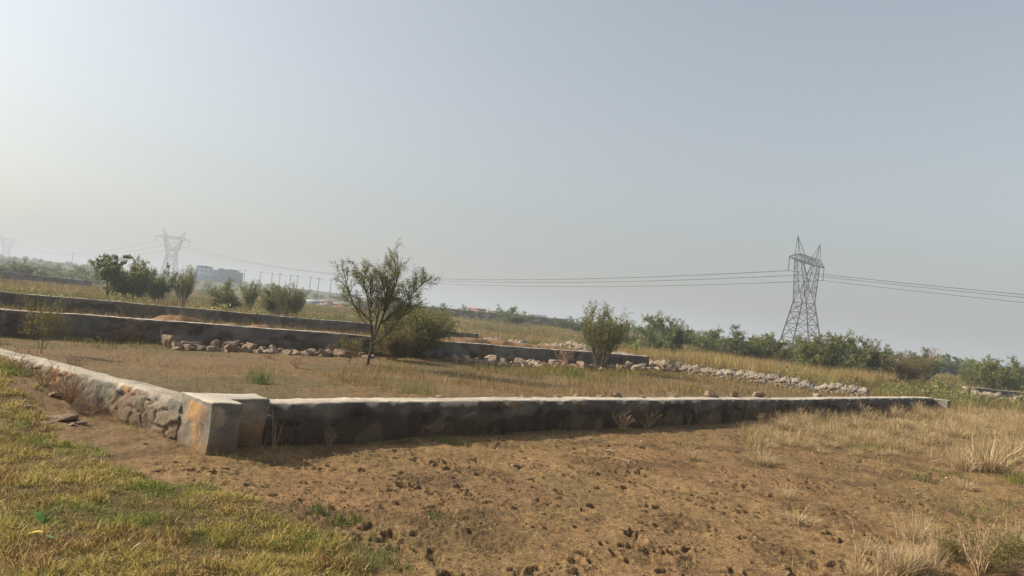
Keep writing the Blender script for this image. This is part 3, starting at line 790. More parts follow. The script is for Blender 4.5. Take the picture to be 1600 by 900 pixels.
# right hand thicket
T = [('thorn_clump', 975, 552, 509, 46, 62, 'low grey green thicket tree right behind the upright shrub', None),
     ('thorn_spread', 1040, 562, 497, 84, 60, 'broad green thorn tree with a feathery flat top behind the rubble heap', None),
     ('thorn_clump', 1012, 556, 514, 40, 66, 'small dark thorn bush on the left flank of the broad feathery tree', 'leaf_dark'),
     ('thorn_green', 1100, 568, 515, 70, 62, 'rounded green thorn tree next right of the broad feathery tree', None),
     ('thorn_crown', 1155, 577, 516, 82, 56, 'darkest tree of the thicket with a deep shaded base', None),
     ('thorn_olive', 1203, 582, 527, 66, 58, 'dull olive bush left of the big pylon foot', None),
     ('thorn_clump', 1246, 582, 529, 56, 66, 'blue green bush hiding the foot of the big pylon', 'leaf_dark'),
     ('thorn_olive', 1283, 592, 527, 84, 52, 'wide olive thorn tree just right of the big pylon foot', None),
     ('thorn_spread', 1342, 596, 528, 96, 52, 'largest yellow green thorn tree right of the pylon', 'leaf_olive'),
     ('thorn_crown', 1392, 572, 542, 40, 130, 'hazy rounded tree rising behind the white post', None),
     ('weeping_bush', 1405, 597, 556, 70, 54, 'pale dry olive bush in front of the white post', 'leaf_dry'),
     ('thorn_crown', 1440, 596, 550, 60, 60, 'dark thorn bush under the bare grey tree', None),
     ('bare_sapling', 1447, 590, 543, 30, 75, 'bare grey leafless tree top showing above the dark bush', None),
     ('thorn_crown', 1472, 580, 556, 42, 120, 'hazy green tree left of the gap in the right thicket', None),
     ('thorn_crown', 1493, 586, 563, 26, 120, 'small hazy tree closing the left side of the thicket gap', None),
     ('thorn_green', 1521, 599, 566, 48, 62, 'squat green thorn bush right of the thicket gap', None),
     ('thorn_olive', 1549, 613, 564, 60, 54, 'many stemmed olive tree standing over the distant grey wall', None),
     ('thorn_clump', 1582, 606, 563, 52, 60, 'bright green thorn bush next right of the many stemmed olive tree', None),
     ('thorn_crown', 1606, 604, 565, 40, 80, 'hazy dark tree cut by the right frame edge', None),
     ('weeping_bush', 1248, 590, 560, 20, 55, 'dark grey stump like shrub before the big pylon foot', 'leaf_dark')]
for key, u, vb, vt, wd, D, lb, lf in T:
    vt -= 5 if D < 70 else 2
    plant(key, u, vb, vt, wd, lb, 'bush' if 'bush' in lb or 'shrub' in lb else 'tree', D=D, name='thorn_bush' if 'bush' in lb or 'shrub' in lb else 'thorn_tree', leaf=lf)

# ------------------------------------------------------------------ stones
m, nt, b = new_mat('broken_stone')
oi = nt.nodes.new('ShaderNodeObjectInfo')
n = noise_node(nt, 5.0, 6, 0.65)
r1 = ramp(nt, oi.outputs['Random'], [(0.0, (0.33, 0.225, 0.155)), (0.35, (0.40, 0.305, 0.22)), (0.7, (0.27, 0.195, 0.14)), (1.0, (0.42, 0.35, 0.275))])
r2 = ramp(nt, n.outputs[0], [(0.3, (0.65, 0.62, 0.6)), (0.7, (1.2, 1.2, 1.2))])
nt.links.new(mix(nt, 'MULTIPLY', 1.0, r1.outputs[0], r2.outputs[0]), b.inputs['Base Color'])
n3 = noise_node(nt, 14.0, 4, 0.6)
bump(nt, b, n3.outputs[0], 0.7, 0.08)
M['stone'] = m

def hull_mesh(seed, name, mat, n=13, chip=True):
    r = np.random.default_rng(seed)
    P = r.uniform(-1, 1, (n, 3)) * np.array([0.55, 0.45, 0.36])
    bm = bmesh.new()
    for p in P: bm.verts.new(p)
    res = bmesh.ops.convex_hull(bm, input=bm.verts)
    bmesh.ops.delete(bm, geom=[v for v in bm.verts if not v.link_faces], context='VERTS')
    if chip:
        bmesh.ops.bevel(bm, geom=bm.edges[:], offset=0.03, segments=1, affect='EDGES')
        bmesh.ops.triangulate(bm, faces=bm.faces[:])
        bmesh.ops.subdivide_edges(bm, edges=bm.edges[:], cuts=1)
        for v in bm.verts:
            v.co += Vector(r.normal(0, 0.012, 3))
    zmin = min(v.co.z for v in bm.verts)
    for v in bm.verts: v.co.z -= zmin
    me = bpy.data.meshes.new(name)
    bm.to_mesh(me); bm.free()
    if mat: me.materials.append(mat)
    return me

ROCKS = [hull_mesh(200 + k, 'stone', M['stone']) for k in range(12)]

def rock(x, y, size, label, group=None, z=None, flat=1.0, sink=0.20, name='broken_stone'):
    o = bpy.data.objects.new(name, ROCKS[rng.integers(0, len(ROCKS))])
    link(o)
    s = size * rng.uniform(0.7, 1.3, 3) * np.array([1, 1, flat])
    o.scale = s
    o.rotation_euler = (rng.normal(0, 0.18), rng.normal(0, 0.18), rng.uniform(0, 6.28))
    o.location = (x, y, (gz1(x, y) if z is None else z) - size * sink * flat)
    return tag(o, label, 'stone', group)

def off_wall(g, d=0.22):
    """keep things that stand before the left wall clear of its face"""
    lx, ly = g[0] - LWS[0], g[1] - LWS[1]
    la, lf = lx * -0.815 + ly * 0.58, lx * -0.58 + ly * -0.815
    if 0 < la < 9 and -0.7 < lf < d:
        g = np.array([g[0] - 0.58 * (d - lf), g[1] - 0.815 * (d - lf), 0])
    return g

def rock_px(u, v, wpx, label, **k):
    g = off_wall(Gt(u, v))
    return rock(g[0], g[1], wpx / FOC * g[1] * 1.05, label, **k)

# rubble along the foot of the second wall
W2d = (W2b - W2a) / np.linalg.norm(W2b - W2a)
W2n = np.array([W2d[1], -W2d[0]])
def w2_s(u):                                       # station on the wall below photo column u
    lo, hi = 0.0, 30.0
    for _ in range(40):
        mdl = (lo + hi) / 2
        p = W2a + W2d * mdl
        d = ray(u, 540); 
        if p[0] / p[1] < d[0] / d[1]: lo = mdl
        else: hi = mdl
    return lo
def rubble(u0, u1, n, smin, smax, d0, d1, label, group):
    s0, s1 = w2_s(u0), w2_s(u1)
    placed = []
    for k in range(n):
        for _ in range(12):
            s_ = rng.uniform(s0, s1); d_ = rng.uniform(d0, d1); sz = rng.uniform(smin, smax)
            p = W2a + W2d * s_ + W2n * d_
            if all(np.hypot(*(p - q)) > (sz + z_) * 0.36 for q, z_ in placed): break
        placed.append((p, sz))
        rock(p[0], p[1], sz, label, group)
rubble(236, 545, 105, 0.16, 0.46, 0.75, 1.9, 'pale broken stone in the rubble row along the second wall left of the acacia', 'rubble stones left of the acacia')
rubble(672, 905, 85, 0.22, 0.52, 0.8, 2.1, 'pinkish broken stone in the rubble row along the second wall right of the bush', 'rubble stones right of the bush')
rubble(945, 1012, 22, 0.28, 0.62, 0.25, 1.1, 'broken stone heaped against the right end of the second wall', 'stones heaped at the wall end')
for (u, v, wd), lb in zip([(117, 523, 18), (136, 532, 16), (153, 533, 20), (197, 528, 12)],
                          ['large tilted pale slab standing left of the rubble row by the second wall', 'small pale stone between the tilted slab and the dark boulder',
                           'dark weathered boulder in green grass near the second wall', 'pale wedge of stone leaning at the foot of the second wall']):
    rock_px(u, v, wd, lb)
for k in range(34):                                # heap that runs from the wall end to the dry stone wall
    p = np.array([6.9, 34.3]) + rng.uniform(0, 1) * np.array([1.3, -0.2]) + rng.normal(0, 0.3, 2)
    rock(p[0], p[1], rng.uniform(0.22, 0.42), 'pale stone of the loose heap between second wall and dry stone wall', 'loose stone heap at the wall gap', z=gz1(p[0], p[1]) + rng.uniform(0, 0.35) * math.exp(-rng.random()))
# stones lying on the plastered wall edge, showing above its top
behind = [(688, 18, 'flat pale stone lying on the plastered wall edge below the dense bush'), (820, 12, 'flat low chip of stone on the plastered wall edge, first of the row'), (870, 12, 'low pale flat stone on the plastered wall edge left of the blocky one'), (905, 14, 'blocky pale stone on the plastered wall edge below the bare sapling'),
          (938, 12, 'pointed pale stone on the plastered wall edge below the upright shrub'), (967, 19, 'pyramid shaped pinkish stone on the plastered wall edge'), (1001, 13, 'small rounded stone on the plastered wall edge next to the pyramid shaped one'),
          (1051, 18, 'brown pointed stone on the wall edge left of the hollow boulder'), (1109, 20, 'pale brown boulder with a dark hollow on the wall edge'), (1146, 15, 'tan pointed stone on the wall edge beside the hollow boulder'),
          (1186, 22, 'large whitish boulder pair, the left one, on the wall edge'), (1197, 16, 'large whitish boulder pair, the right one, on the wall edge'), (1278, 16, 'pale triangular stone on the wall edge before the dry stone wall')]
for u, wd, lb in behind:
    d = ray(u, 612); 
    t = 0.0
    # on the back edge of the wall top
    A = sd(0, -0.33 - rng.uniform(0, 0.05)); den = U[0] * d[1] - U[1] * d[0]
    s_ = (A[1] * d[0] - A[0] * d[1]) / den
    p = A + U * s_
    rock(p[0], p[1], wd / FOC * p[1] * 1.0, lb, sink=0.03, flat=0.95, z=float(zg(*p)) + 0.455 - 0.025)
# stones on the grassy bank and in the trampled soil
for u, v, wd, lb in [(104, 655, 46, 'largest pinkish flat stone on the grassy bank'), (128, 663, 18, 'grey stone tucked under the largest bank stone on its right'), (112, 664, 12, 'small grey stone in front of the largest bank stone'), (186, 649, 36, 'long pale stone lying against the sunlit left wall'),
                      (213, 645, 14, 'upright tan stone at the foot of the sunlit left wall'), (150, 634, 30, 'flat pale slab under the red brown twigs'), (45, 610, 22, 'triangular stone in the grass near the frame edge'), (62, 622, 14, 'small light stone below the triangular stone on the bank'), (62, 609, 8, 'pebble sized stone right of the triangular bank stone'),
                      (44, 592, 9, 'pinkish stone at the top of the grassy bank'), (81, 660, 9, 'dark little stone left of the largest bank stone'), (226, 694, 14, 'flat brown stone half buried in the bare slope below the left wall'),
                      (951, 709, 14, 'pale pointed stone in the trampled soil'), (976, 722, 19, 'dark sided stone in front of the pale pointed stone on the soil'), (992, 696, 9, 'small upright pale stone nearest the shaded wall foot'), (1080, 694, 6, 'small round pebble in the soil right of the pale stones'),
                      (1165, 735, 9, 'whitish flat stone in the soil near the straw tussocks'), (1112, 752, 9, 'lone flat pale chip in the middle of the soil'), (1327, 769, 7, 'pair of pale pebbles, the bigger one, in the right part of the soil'), (1435, 772, 9, 'flat pale pebble before the big straw tussock'),
                      (888, 765, 4, 'tiny pale chip left in a hoof print'), (1230, 898, 15, 'white stone cut by the bottom frame edge'), (350, 733, 14, 'dark earth covered stone by the foot of the corner block'), (847, 802, 8, 'thin white chip on the soil at the lower middle')]:
    rock_px(u, v, wd, lb, flat=0.42 if wd > 20 else 0.6)

# crumbs of soil kicked up by hooves, and small pebbles
def scatter_hulls(name, pts, sizes, mat, seed, flat=0.7, sink=0.2):
    base = []
    for k in range(6):
        me = hull_mesh(seed + k, 'crumb', None, 8, False)
        V = np.array([v.co[:] for v in me.vertices]); F = []
        for p in me.polygons:
            vs = list(p.vertices)
            F += [[vs[0], vs[i], vs[i + 1]] for i in range(1, len(vs) - 1)]
        base.append((V, np.array(F))); bpy.data.meshes.remove(me)
    mb = MB()
    for k in range(6):
        sel = np.arange(len(pts)) % 6 == k
        P, S = pts[sel], sizes[sel]
        V, F = base[k]
        a = rng.uniform(0, 6.28, len(P)); ca, sa = np.cos(a)[:, None], np.sin(a)[:, None]
        st = rng.uniform(0.7, 1.4, (len(P), 3))
        X = V[None, :, 0] * st[:, 0:1]; Y = V[None, :, 1] * st[:, 1:2]; Z = V[None, :, 2] * st[:, 2:3] * flat - sink * flat
        W = np.stack([X * ca - Y * sa, X * sa + Y * ca, Z], -1) * S[:, None, None] + P[:, None]
        Fi = F[None] + (np.arange(len(P)) * len(V))[:, None, None]
        mb.add(W.reshape(-1, 3), Fi.reshape(-1, 3))
    return mb.build(name, mat)
M['crumb'] = simple_mat('soil_crumb', (0.10, 0.06, 0.034), (0.24, 0.15, 0.075), 6)
M['pebble'] = simple_mat('pebble_stone', (0.32, 0.25, 0.18), (0.52, 0.44, 0.34), 3)
def polar_pts(n, r0, r1, a0=-0.62, a1=0.64, power=1.4):
    r = r0 * (r1 / r0) ** rng.random(n) if power is None else (rng.uniform(r0 ** power, r1 ** power, n)) ** (1 / power)
    a = rng.uniform(a0, a1, n)
    return r * np.sin(a), r * np.cos(a)
x, y = polar_pts(26000, 3.4, 17)
dd = (x - W1[0]) * NF[0] + (y - W1[1]) * NF[1]
cl = sstep(0.48, 0.62, fbm(x * 1.5, y * 1.5, 91, 3))
ok = (dd > 0.25) & ~inside(x, y, BANK) & (rng.random(len(x)) < 0.10 + 0.9 * cl)
x, y = x[ok], y[ok]
o = scatter_hulls('soil_crumbs', np.c_[x, y, ground_z(x, y)], 0.010 + 0.034 * rng.random(len(x)) ** 3, M['crumb'], 300)
tag(o, 'crumbs of brown soil strewn over the trampled ground', 'soil', kind='stuff')
x, y = polar_pts(60000, 3.4, 15, power=0.8)
ok = ((x - W1[0]) * NF[0] + (y - W1[1]) * NF[1] > 0.15) & ~inside(x, y, BANK) & (rng.random(len(x)) < 0.2 + sstep(0.42, 0.62, fbm(x * 2.6, y * 2.6, 93, 3)))
x, y = x[ok], y[ok]
o = scatter_hulls('soil_grit', np.c_[x, y, ground_z(x, y)], 0.006 + 0.014 * rng.random(len(x)) ** 2, M['crumb'], 310)
tag(o, 'fine brown grit over the trampled soil', 'soil', kind='stuff')
x, y = polar_pts(900, 3.4, 24)
ok = ((x - W1[0]) * NF[0] + (y - W1[1]) * NF[1] > 0.15) & ~inside(x, y, BANK)
x, y = x[ok], y[ok]
o = scatter_hulls('pebbles', np.c_[x, y, ground_z(x, y)], 0.012 + 0.035 * rng.random(len(x)) ** 3, M['pebble'], 320)
tag(o, 'small pale pebbles scattered on the bare soil', 'pebbles', kind='stuff')

# ------------------------------------------------------------------ grass
def blades(P, h, wd, lean, col, curl=0.35, hue=0.22):
    n = len(P)
    az, ph = rng.uniform(0, 2 * math.pi, n), rng.uniform(0, 2 * math.pi, n)
    s = np.stack([np.cos(az), np.sin(az), np.zeros(n)], -1) * (wd / 2)[:, None]
    bdir = np.stack([np.cos(ph), np.sin(ph), np.zeros(n)], -1)
    up = np.array([0, 0, 1.0])
    l1, l2 = lean * (1 - curl), lean * (1 + curl)
    mid = P + up * (h * 0.55 * np.cos(l1))[:, None] + bdir * (h * 0.55 * np.sin(l1))[:, None]
    tip = mid + up * (h * 0.5 * np.cos(l2))[:, None] + bdir * (h * 0.5 * np.sin(l2))[:, None]
    V = np.stack([P - s, P + s, mid - s * 0.75, mid + s * 0.75, tip], 1)
    k = (np.arange(n) * 5)[:, None]
    F = np.concatenate([k + np.array([[0, 1, 3]]), k + np.array([[0, 3, 2]]), k + np.array([[2, 3, 4]])])
    c = col * (1 + rng.normal(0, hue, (n, 1))).clip(0.35, 1.8) * (1 + rng.normal(0, 0.05, (n, 3)))
    return V.reshape(-1, 3), F, np.repeat(c, 5, 0)

def grass_obj(name, parts, label, cat, mat='grass', group=None, kind='stuff', parent=None):
    V, F, C, n = [], [], [], 0
    for v, f, c in parts:
        V.append(v); F.append(f + n); C.append(c); n += len(v)
    o = mesh_np(name, np.concatenate(V), np.concatenate(F), M[mat], parent, attrs={'col': np.concatenate(C).clip(0, 1)})
    return tag(o, label, cat, group, kind)

def blend(w, a, b): return np.array(a)[None] * (1 - w[:, None]) + np.array(b)[None] * w[:, None]
def at(x, y, dz=-0.008): return np.c_[x, y, ground_z(x, y) + dz]
C_STRAW, C_OLIVE, C_GREEN, C_RUST = (0.37, 0.28, 0.11), (0.27, 0.225, 0.055), (0.15, 0.175, 0.034), (0.20, 0.11, 0.05)

# matted green and straw grass of the bank
x, y = polar_pts(640000, 3.3, 15, -0.82, 0.05, 1.15)
ok = bank_w(x, y)
x, y = x[ok], y[ok]
g1, g2, g3 = fbm(x * 1.6, y * 1.6, 401, 4), fbm(x * 3.3, y * 3.3, 411, 3), fbm(x * 2.4, y * 2.4, 421, 3)
ok = rng.random(len(x)) < 0.45 + 0.6 * sstep(0.30, 0.5, g2)
x, y, g1, g2, g3 = (q[ok] for q in (x, y, g1, g2, g3))
r = np.hypot(x, y)
pick = rng.random(len(x))
c = blend(sstep(0.48, 0.68, g1), C_OLIVE, C_GREEN)
c = np.where((pick < 0.46 - 0.3 * sstep(0.45, 0.65, g1))[:, None], np.array(C_STRAW), c)
c = np.where((pick > 1 - 0.45 * sstep(0.52, 0.68, g3))[:, None], np.array(C_RUST), c)
pt1 = blades(at(x, y), rng.uniform(0.02, 0.075, len(x)) * (0.45 + 1.25 * sstep(0.3, 0.7, fbm(x * 6, y * 6, 425, 3))), rng.uniform(0.003, 0.0075, len(x)) * (0.6 + r / 14), np.abs(rng.normal(1.05, 0.4, len(x))).clip(0, 1.5), c * 1.3, hue=0.38)
grass_obj('bank_grass', [pt1], 'matted green and straw coloured grass on the bank', 'grass')

# sparse sprouts along the edge of the soil
PL = []
def sprout(u, v, n, h, spread, colr, lean=0.5, wd=0.006):
    g = Gt(u, v)
    a = rng.normal(0, spread, (n, 2))
    xx, yy = g[0] + a[:, 0], g[1] + a[:, 1]
    PL.append(blades(at(xx, yy), rng.uniform(0.4, 1.1, n) * h, np.full(n, wd), np.abs(rng.normal(lean, 0.25, n)), np.tile(np.array(colr), (n, 1))))
for u, v, h, sp in [(496, 800, 0.12, 0.03), (527, 820, 0.10, 0.05), (545, 818, 0.09, 0.05), (680, 810, 0.06, 0.04), (430, 815, 0.12, 0.08), (545, 870, 0.12, 0.14), (600, 880, 0.1, 0.14), (470, 855, 0.12, 0.12), (208, 665, 0.08, 0.05), (1435, 750, 0.14, 0.08),
                   (1590, 755, 0.22, 0.12), (1480, 745, 0.1, 0.2), (1550, 790, 0.1, 0.3), (1500, 800, 0.08, 0.3), (1350, 705, 0.2, 0.2), (1385, 672, 0.2, 0.3), (1560, 670, 0.12, 0.5), (1540, 655, 0.12, 0.8), (405, 600, 0.45, 0.10), (700, 692, 0.08, 0.1), (895, 588, 0.4, 0.2), (650, 615, 0.3, 0.2)]:
    sprout(u, v, 60 if sp < 0.1 else 160, h, sp, C_GREEN if v % 2 else (0.12, 0.16, 0.04))
x, y = polar_pts(60000, 3.8, 22, -0.6, 0.66, 1.0)                       # thin stubble over the soil
ok = ((x - W1[0]) * NF[0] + (y - W1[1]) * NF[1] > 0.1) & (rng.random(len(x)) < sstep(0.42, 0.72, fbm(x * 0.7, y * 0.7, 431, 3)) * 0.8 + 0.08)
x, y = x[ok], y[ok]
PL.append(blades(at(x, y), rng.uniform(0.02, 0.10, len(x)), rng.uniform(0.002, 0.004, len(x)) * (0.6 + np.hypot(x, y) / 14), np.abs(rng.normal(0.7, 0.4, len(x))),
                 blend((rng.random(len(x)) < 0.25).astype(float), C_STRAW, C_OLIVE)))
x, y = polar_pts(16000, 3.8, 20, -0.5, 0.66, 1.0)
ok = ((x - W1[0]) * NF[0] + (y - W1[1]) * NF[1] > 0.2) & (rng.random(len(x)) < 0.15 + sstep(0.45, 0.65, fbm(x * 0.9, y * 0.9, 435, 3)))
x, y = x[ok], y[ok]
PL.append(blades(at(x, y, 0.004), rng.uniform(0.03, 0.14, len(x)), rng.uniform(0.003, 0.005, len(x)), rng.uniform(1.35, 1.6, len(x)), np.tile(np.array(C_STRAW), (len(x), 1)), curl=0.05))
BELT = [G(u, v)[:2] for u, v in [(1150, 672), (1300, 646), (1480, 640), (1620, 652), (1620, 722), (1450, 716), (1300, 694), (1180, 704)]]
x, y = rng.uniform(2, 28, 260000), rng.uniform(9, 30, 260000)
ok = inside(x, y, BELT) & (((x - W1[0]) * NF[0] + (y - W1[1]) * NF[1]) > 0.1); x, y = x[ok], y[ok]
g2 = fbm(x * 1.1, y * 1.1, 437, 4)
ok = rng.random(len(x)) < sstep(0.40, 0.62, g2); x, y, g2 = x[ok], y[ok], g2[ok]
PL.append(blades(at(x, y), rng.uniform(0.08, 0.32, len(x)) * (0.5 + g2), 0.005 * (0.5 + np.hypot(x, y) / 20), np.abs(rng.normal(0.6, 0.35, len(x))), blend(rng.random(len(x)) * 0.7, (0.42, 0.32, 0.165), (0.27, 0.19, 0.085))))
grass_obj('sparse_sprouts', PL, 'thin stubble and green sprouts coming up through the soil', 'grass')

# dry grass inside the plot
x, y = polar_pts(520000, 8, 46, -0.74, 0.62, 1.0)
s_, d_ = (x - W1[0]) * U[0] + (y - W1[1]) * U[1], -((x - W1[0]) * NF[0] + (y - W1[1]) * NF[1])
dw2 = (x - W2a[0]) * (-W2n[0]) + (y - W2a[1]) * (-W2n[1])
ok = (d_ > 0.5) & ((dw2 < -0.1) | (s_ > 26)) & ((s_ > -0.3) | (d_ > 1.2))
lw = (x - LW0[0]) * 0.58 + (y - LW0[1]) * 0.815
ok &= (lw > 0.45) | (s_ > 0)
x, y, s_, d_ = x[ok], y[ok], s_[ok], d_[ok]
g1, g2 = fbm(x * 0.35, y * 0.35, 441, 4), fbm(x * 1.3, y * 1.3, 451, 3)
STRAWY = [G(u, v)[:2] for u, v in [(500, 618), (520, 585), (600, 575), (760, 590), (900, 575), (1060, 585), (1340, 612), (1420, 622), (1200, 622), (900, 622)]]
GREENY = [G(u, v)[:2] for u, v in [(560, 572), (700, 560), (900, 572), (1010, 575), (1100, 590), (900, 600), (760, 590), (640, 582)]]
GREENL = [G(u, v)[:2] for u, v in [(95, 548), (120, 528), (235, 530), (250, 545), (200, 556)]]
st = inside(x + (g2 - 0.5) * 3, y + (g1 - 0.5) * 4, STRAWY); gr = inside(x + (g2 - 0.5) * 4, y + (g1 - 0.5) * 6, GREENY); gl = inside(x + (g2 - 0.5) * 5, y + (fbm(x * 1.1, y * 1.1, 455, 3) - 0.5) * 6, GREENL)
p = 0.02 + 0.11 * sstep(0.48, 0.66, g2) + 0.24 * st * sstep(0.35, 0.6, g2) + 0.35 * gl * sstep(0.3, 0.6, g2) + 0.30 * gr * sstep(0.35, 0.6, g2)
ok = rng.random(len(x)) < p
x, y, g1, g2, st, gr, gl = (q[ok] for q in (x, y, g1, g2, st, gr, gl))
r = np.hypot(x, y); n = len(x); q = rng.random(n)
c = blend(rng.random(n) * 0.8, C_STRAW, C_RUST)
c = np.where(((q < 0.55) & gr)[:, None] | ((q < 0.75) & gl)[:, None], blend(rng.random(n), C_GREEN, C_OLIVE), c)
c = np.where((q > 0.92)[:, None], np.array(C_OLIVE), c) * 0.88
h = rng.uniform(0.03, 0.13, n) + 0.22 * st * rng.random(n) ** 2 + 0.12 * gl * rng.random(n) ** 2
pt = blades(at(x, y), h, (0.004 + 0.004 * rng.random(n)) * (0.5 + r / 16), np.abs(rng.normal(0.45, 0.3, n)), c)
grass_obj('plot_grass', [pt], 'dry straw coloured and green grass inside the walled plot', 'grass')

# tall dry grass in the strip behind the second wall, round the plot and far beyond
x, y = polar_pts(420000, 17, 260, -0.80, 0.80, 0.45)
dw2 = (x - W2a[0]) * (-W2n[0]) + (y - W2a[1]) * (-W2n[1])
s2_ = (x - W2a[0]) * W2d[0] + (y - W2a[1]) * W2d[1]
s_ = (x - W1[0]) * U[0] + (y - W1[1]) * U[1]
ok = ((dw2 > 0.4) & (s2_ < 27)) | (s2_ >= 27) & (s_ > 26.3)
r = np.hypot(x, y)
g1, g2 = fbm(x * 0.10, y * 0.10, 461, 4), fbm(x * 0.7, y * 0.7, 471, 3)
stripm = (dw2 < 7.5) & (s2_ < 26)
ok &= rng.random(len(x)) < np.where(stripm, 0.20, 0.35 + 0.65 * sstep(0.35, 0.6, g2))
x, y, r, g1, g2, stripm, dw2 = (q[ok] for q in (x, y, r, g1, g2, stripm, dw2))
n = len(x)
c = blend(sstep(0.42, 0.62, g1 + rng.normal(0, 0.06, n)), (0.29, 0.21, 0.085), (0.15, 0.14, 0.045))
c = np.where((rng.random(n) < 0.35)[:, None] & stripm[:, None], np.array(C_RUST), c)
h = rng.uniform(0.12, 0.40, n) * (0.6 + 0.8 * g2) * np.where(stripm, 0.8, 1.0 + 0.5 * sstep(30, 80, r))
pt = blades(at(x, y, -0.02), h, 0.008 * (0.4 + r / 22), np.abs(rng.normal(0.35, 0.25, n)), c)
grass_obj('field_grass', [pt], 'tall dry yellow grass over the open land behind the walls', 'grass')
# golden tall grass along the front of the right thicket
TALL = [G(u, v)[:2] for u, v in [(960, 560), (1040, 552), (1130, 565), (1250, 575), (1350, 590), (1440, 592), (1440, 600), (1300, 604), (1180, 592), (1060, 575), (985, 572)]]
x, y = rng.uniform(4, 40, 400000), rng.uniform(30, 75, 400000)
ok = inside(x, y, TALL); x, y = x[ok], y[ok]
g2 = fbm(x * 0.45, y * 0.45, 481, 3)
ok = rng.random(len(x)) < sstep(0.40, 0.62, g2) * 0.9
x, y, g2 = x[ok], y[ok], g2[ok]; n = len(x)
pt = blades(at(x, y, -0.02), rng.uniform(0.35, 1.0, n) * (0.5 + 0.9 * g2), rng.uniform(0.012, 0.022, n), np.abs(rng.normal(0.25, 0.18, n)), blend(rng.random(n), (0.42, 0.31, 0.13), (0.27, 0.20, 0.08)))
grass_obj('golden_grass', [pt], 'tall golden grass along the front of the thorn thicket', 'grass')

# ------------------------------------------------------------------ straw tussocks, dead weeds and twigs
def tussock_mesh(k, n=300):
    a, rr = rng.uniform(0, 6.28, n), np.abs(rng.normal(0, 0.16, n))
    P = np.c_[rr * np.cos(a), rr * np.sin(a), np.zeros(n)]
    h = rng.uniform(0.3, 1.0, n)
    ph = a + rng.normal(0, 0.5, n)
    lean = np.abs(rng.normal(0.6, 0.38, n))
    bdir = np.c_[np.cos(ph), np.sin(ph), np.zeros(n)]
    az = rng.uniform(0, 6.28, n)
    s = np.c_[np.cos(az), np.sin(az), np.zeros(n)] * 0.0062
    up = np.array([0, 0, 1.0])
    mid = P + up * (h * 0.5 * np.cos(lean * 0.7))[:, None] + bdir * (h * 0.5 * np.sin(lean * 0.7))[:, None]
    tip = mid + up * (h * 0.5 * np.cos(lean * 1.3))[:, None] + bdir * (h * 0.5 * np.sin(lean * 1.3))[:, None]
    V = np.stack([P - s, P + s, mid - s * 0.8, mid + s * 0.8, tip - s * 0.3, tip + s * 0.3], 1).reshape(-1, 3)
    kk = (np.arange(n) * 6)[:, None]
    F = np.concatenate([kk + np.array([[0, 1, 3, 2]]), kk + np.array([[2, 3, 5, 4]])])
    c = np.tile(np.array([0.44, 0.335, 0.19]), (n, 1)) * (1 + rng.normal(0, 0.2, (n, 1))).clip(0.4, 1.5)
    o = mesh_np('dry_tussock', V, F, M['straw'], attrs={'col': np.repeat(c, 6, 0).clip(0, 1)})
    me = o.data; bpy.data.objects.remove(o)
    return me
TUS = [tussock_mesh(k) for k in range(6)]
def tussock(u, v, wpx, hpx, label, group=None):
    g = Gt(u, v); k = g[1] / FOC
    o = bpy.data.objects.new('dry_tussock', TUS[rng.integers(0, 6)])
    link(o)
    o.location = (g[0], g[1], gz1(g[0], g[1]) - 0.02)
    o.rotation_euler = (0, 0, rng.uniform(0, 6.28))
    o.scale = (wpx * k, wpx * k, hpx * k)
    return tag(o, label, 'tussock', group)
for u, v, wd, h, lb in [(1548, 735, 95, 58, 'biggest pale straw tussock, cut close to the frame edge'), (1505, 735, 50, 42, 'pale tussock touching the front of the biggest straw tussock'), (1590, 725, 60, 60, 'pale tussock behind the biggest one at the frame edge'),
                        (1430, 848, 60, 62, 'upright fan of straw standing alone at the lower right'), (1355, 865, 42, 40, 'loose straggling straw left of the upright fan'), (1225, 780, 48, 30, 'thin straw tuft alone on the bare soil'), (1190, 725, 40, 32, 'straw tuft at the left tip of the tussock field'),
                        (1408, 900, 70, 60, 'straggling straw tuft cut by the bottom frame edge'), (1505, 765, 40, 26, 'low spread tuft below the biggest straw tussock'), (1080, 720, 30, 28, 'tiny faint straw tuft beside the pale pebbles'), (1250, 815, 60, 20, 'broken straw tuft lying flat on the soil')]:
    tussock(u, v, wd, h, lb)
for k in range(110):
    u = rng.uniform(1165, 1600); v = 652 + 62 * rng.random() ** 1.3 + (u - 1400) * 0.02
    if u < 1250 and v > 700: continue
    tussock(u, v, rng.uniform(18, 46), rng.uniform(9, 24), 'pale dry straw tussock in the belt along the right end of the plastered wall', 'straw tussocks by the plastered wall')
for k in range(26):
    u = rng.uniform(1330, 1600); v = rng.uniform(830, 905)
    if v < 895 - (u - 1330) * 0.25: continue
    tussock(u, v, rng.uniform(30, 60), rng.uniform(24, 55), 'tangled straw tuft in the lower right corner', 'straw tufts of the lower right corner')

def weed_form(key, seed, stems, lean, kids, mat, leaves=None, up=0.03, ratio=0.45):
    (wv, wf), (lv, lf) = grow(seed, ring(stems, lean, 0.7, 0.012, 0.03, seed),
        [dict(up=up, gn=0.10, steps=6), dict(n=kids, ratio=ratio, ang=32, up=0.04, gn=0.12, steps=4, start=0.25), dict(n=3, ratio=0.5, ang=35, up=0.03, gn=0.14, steps=3, start=0.2)],
        dict(n=1, levels=1), 0.03, leaf_jit=0.005, thin=4.0)
    mb = MB(); mb.add(wv, wf[0]) if len(wf) == 1 else [mb.V.append(wv)]
    o = mesh_np('dead_weed', wv, wf, M[mat])
    me = o.data; bpy.data.objects.remove(o)
    FORMS[key] = (me, lv, lf)
weed_form('weed_fan', 501, 11, 0.45, 4, 'dead')
weed_form('weed_fork', 502, 4, 0.5, 2, 'dead', ratio=0.3)
weed_form('thorn_twigs', 503, 15, 0.75, 4, 'redtwig')
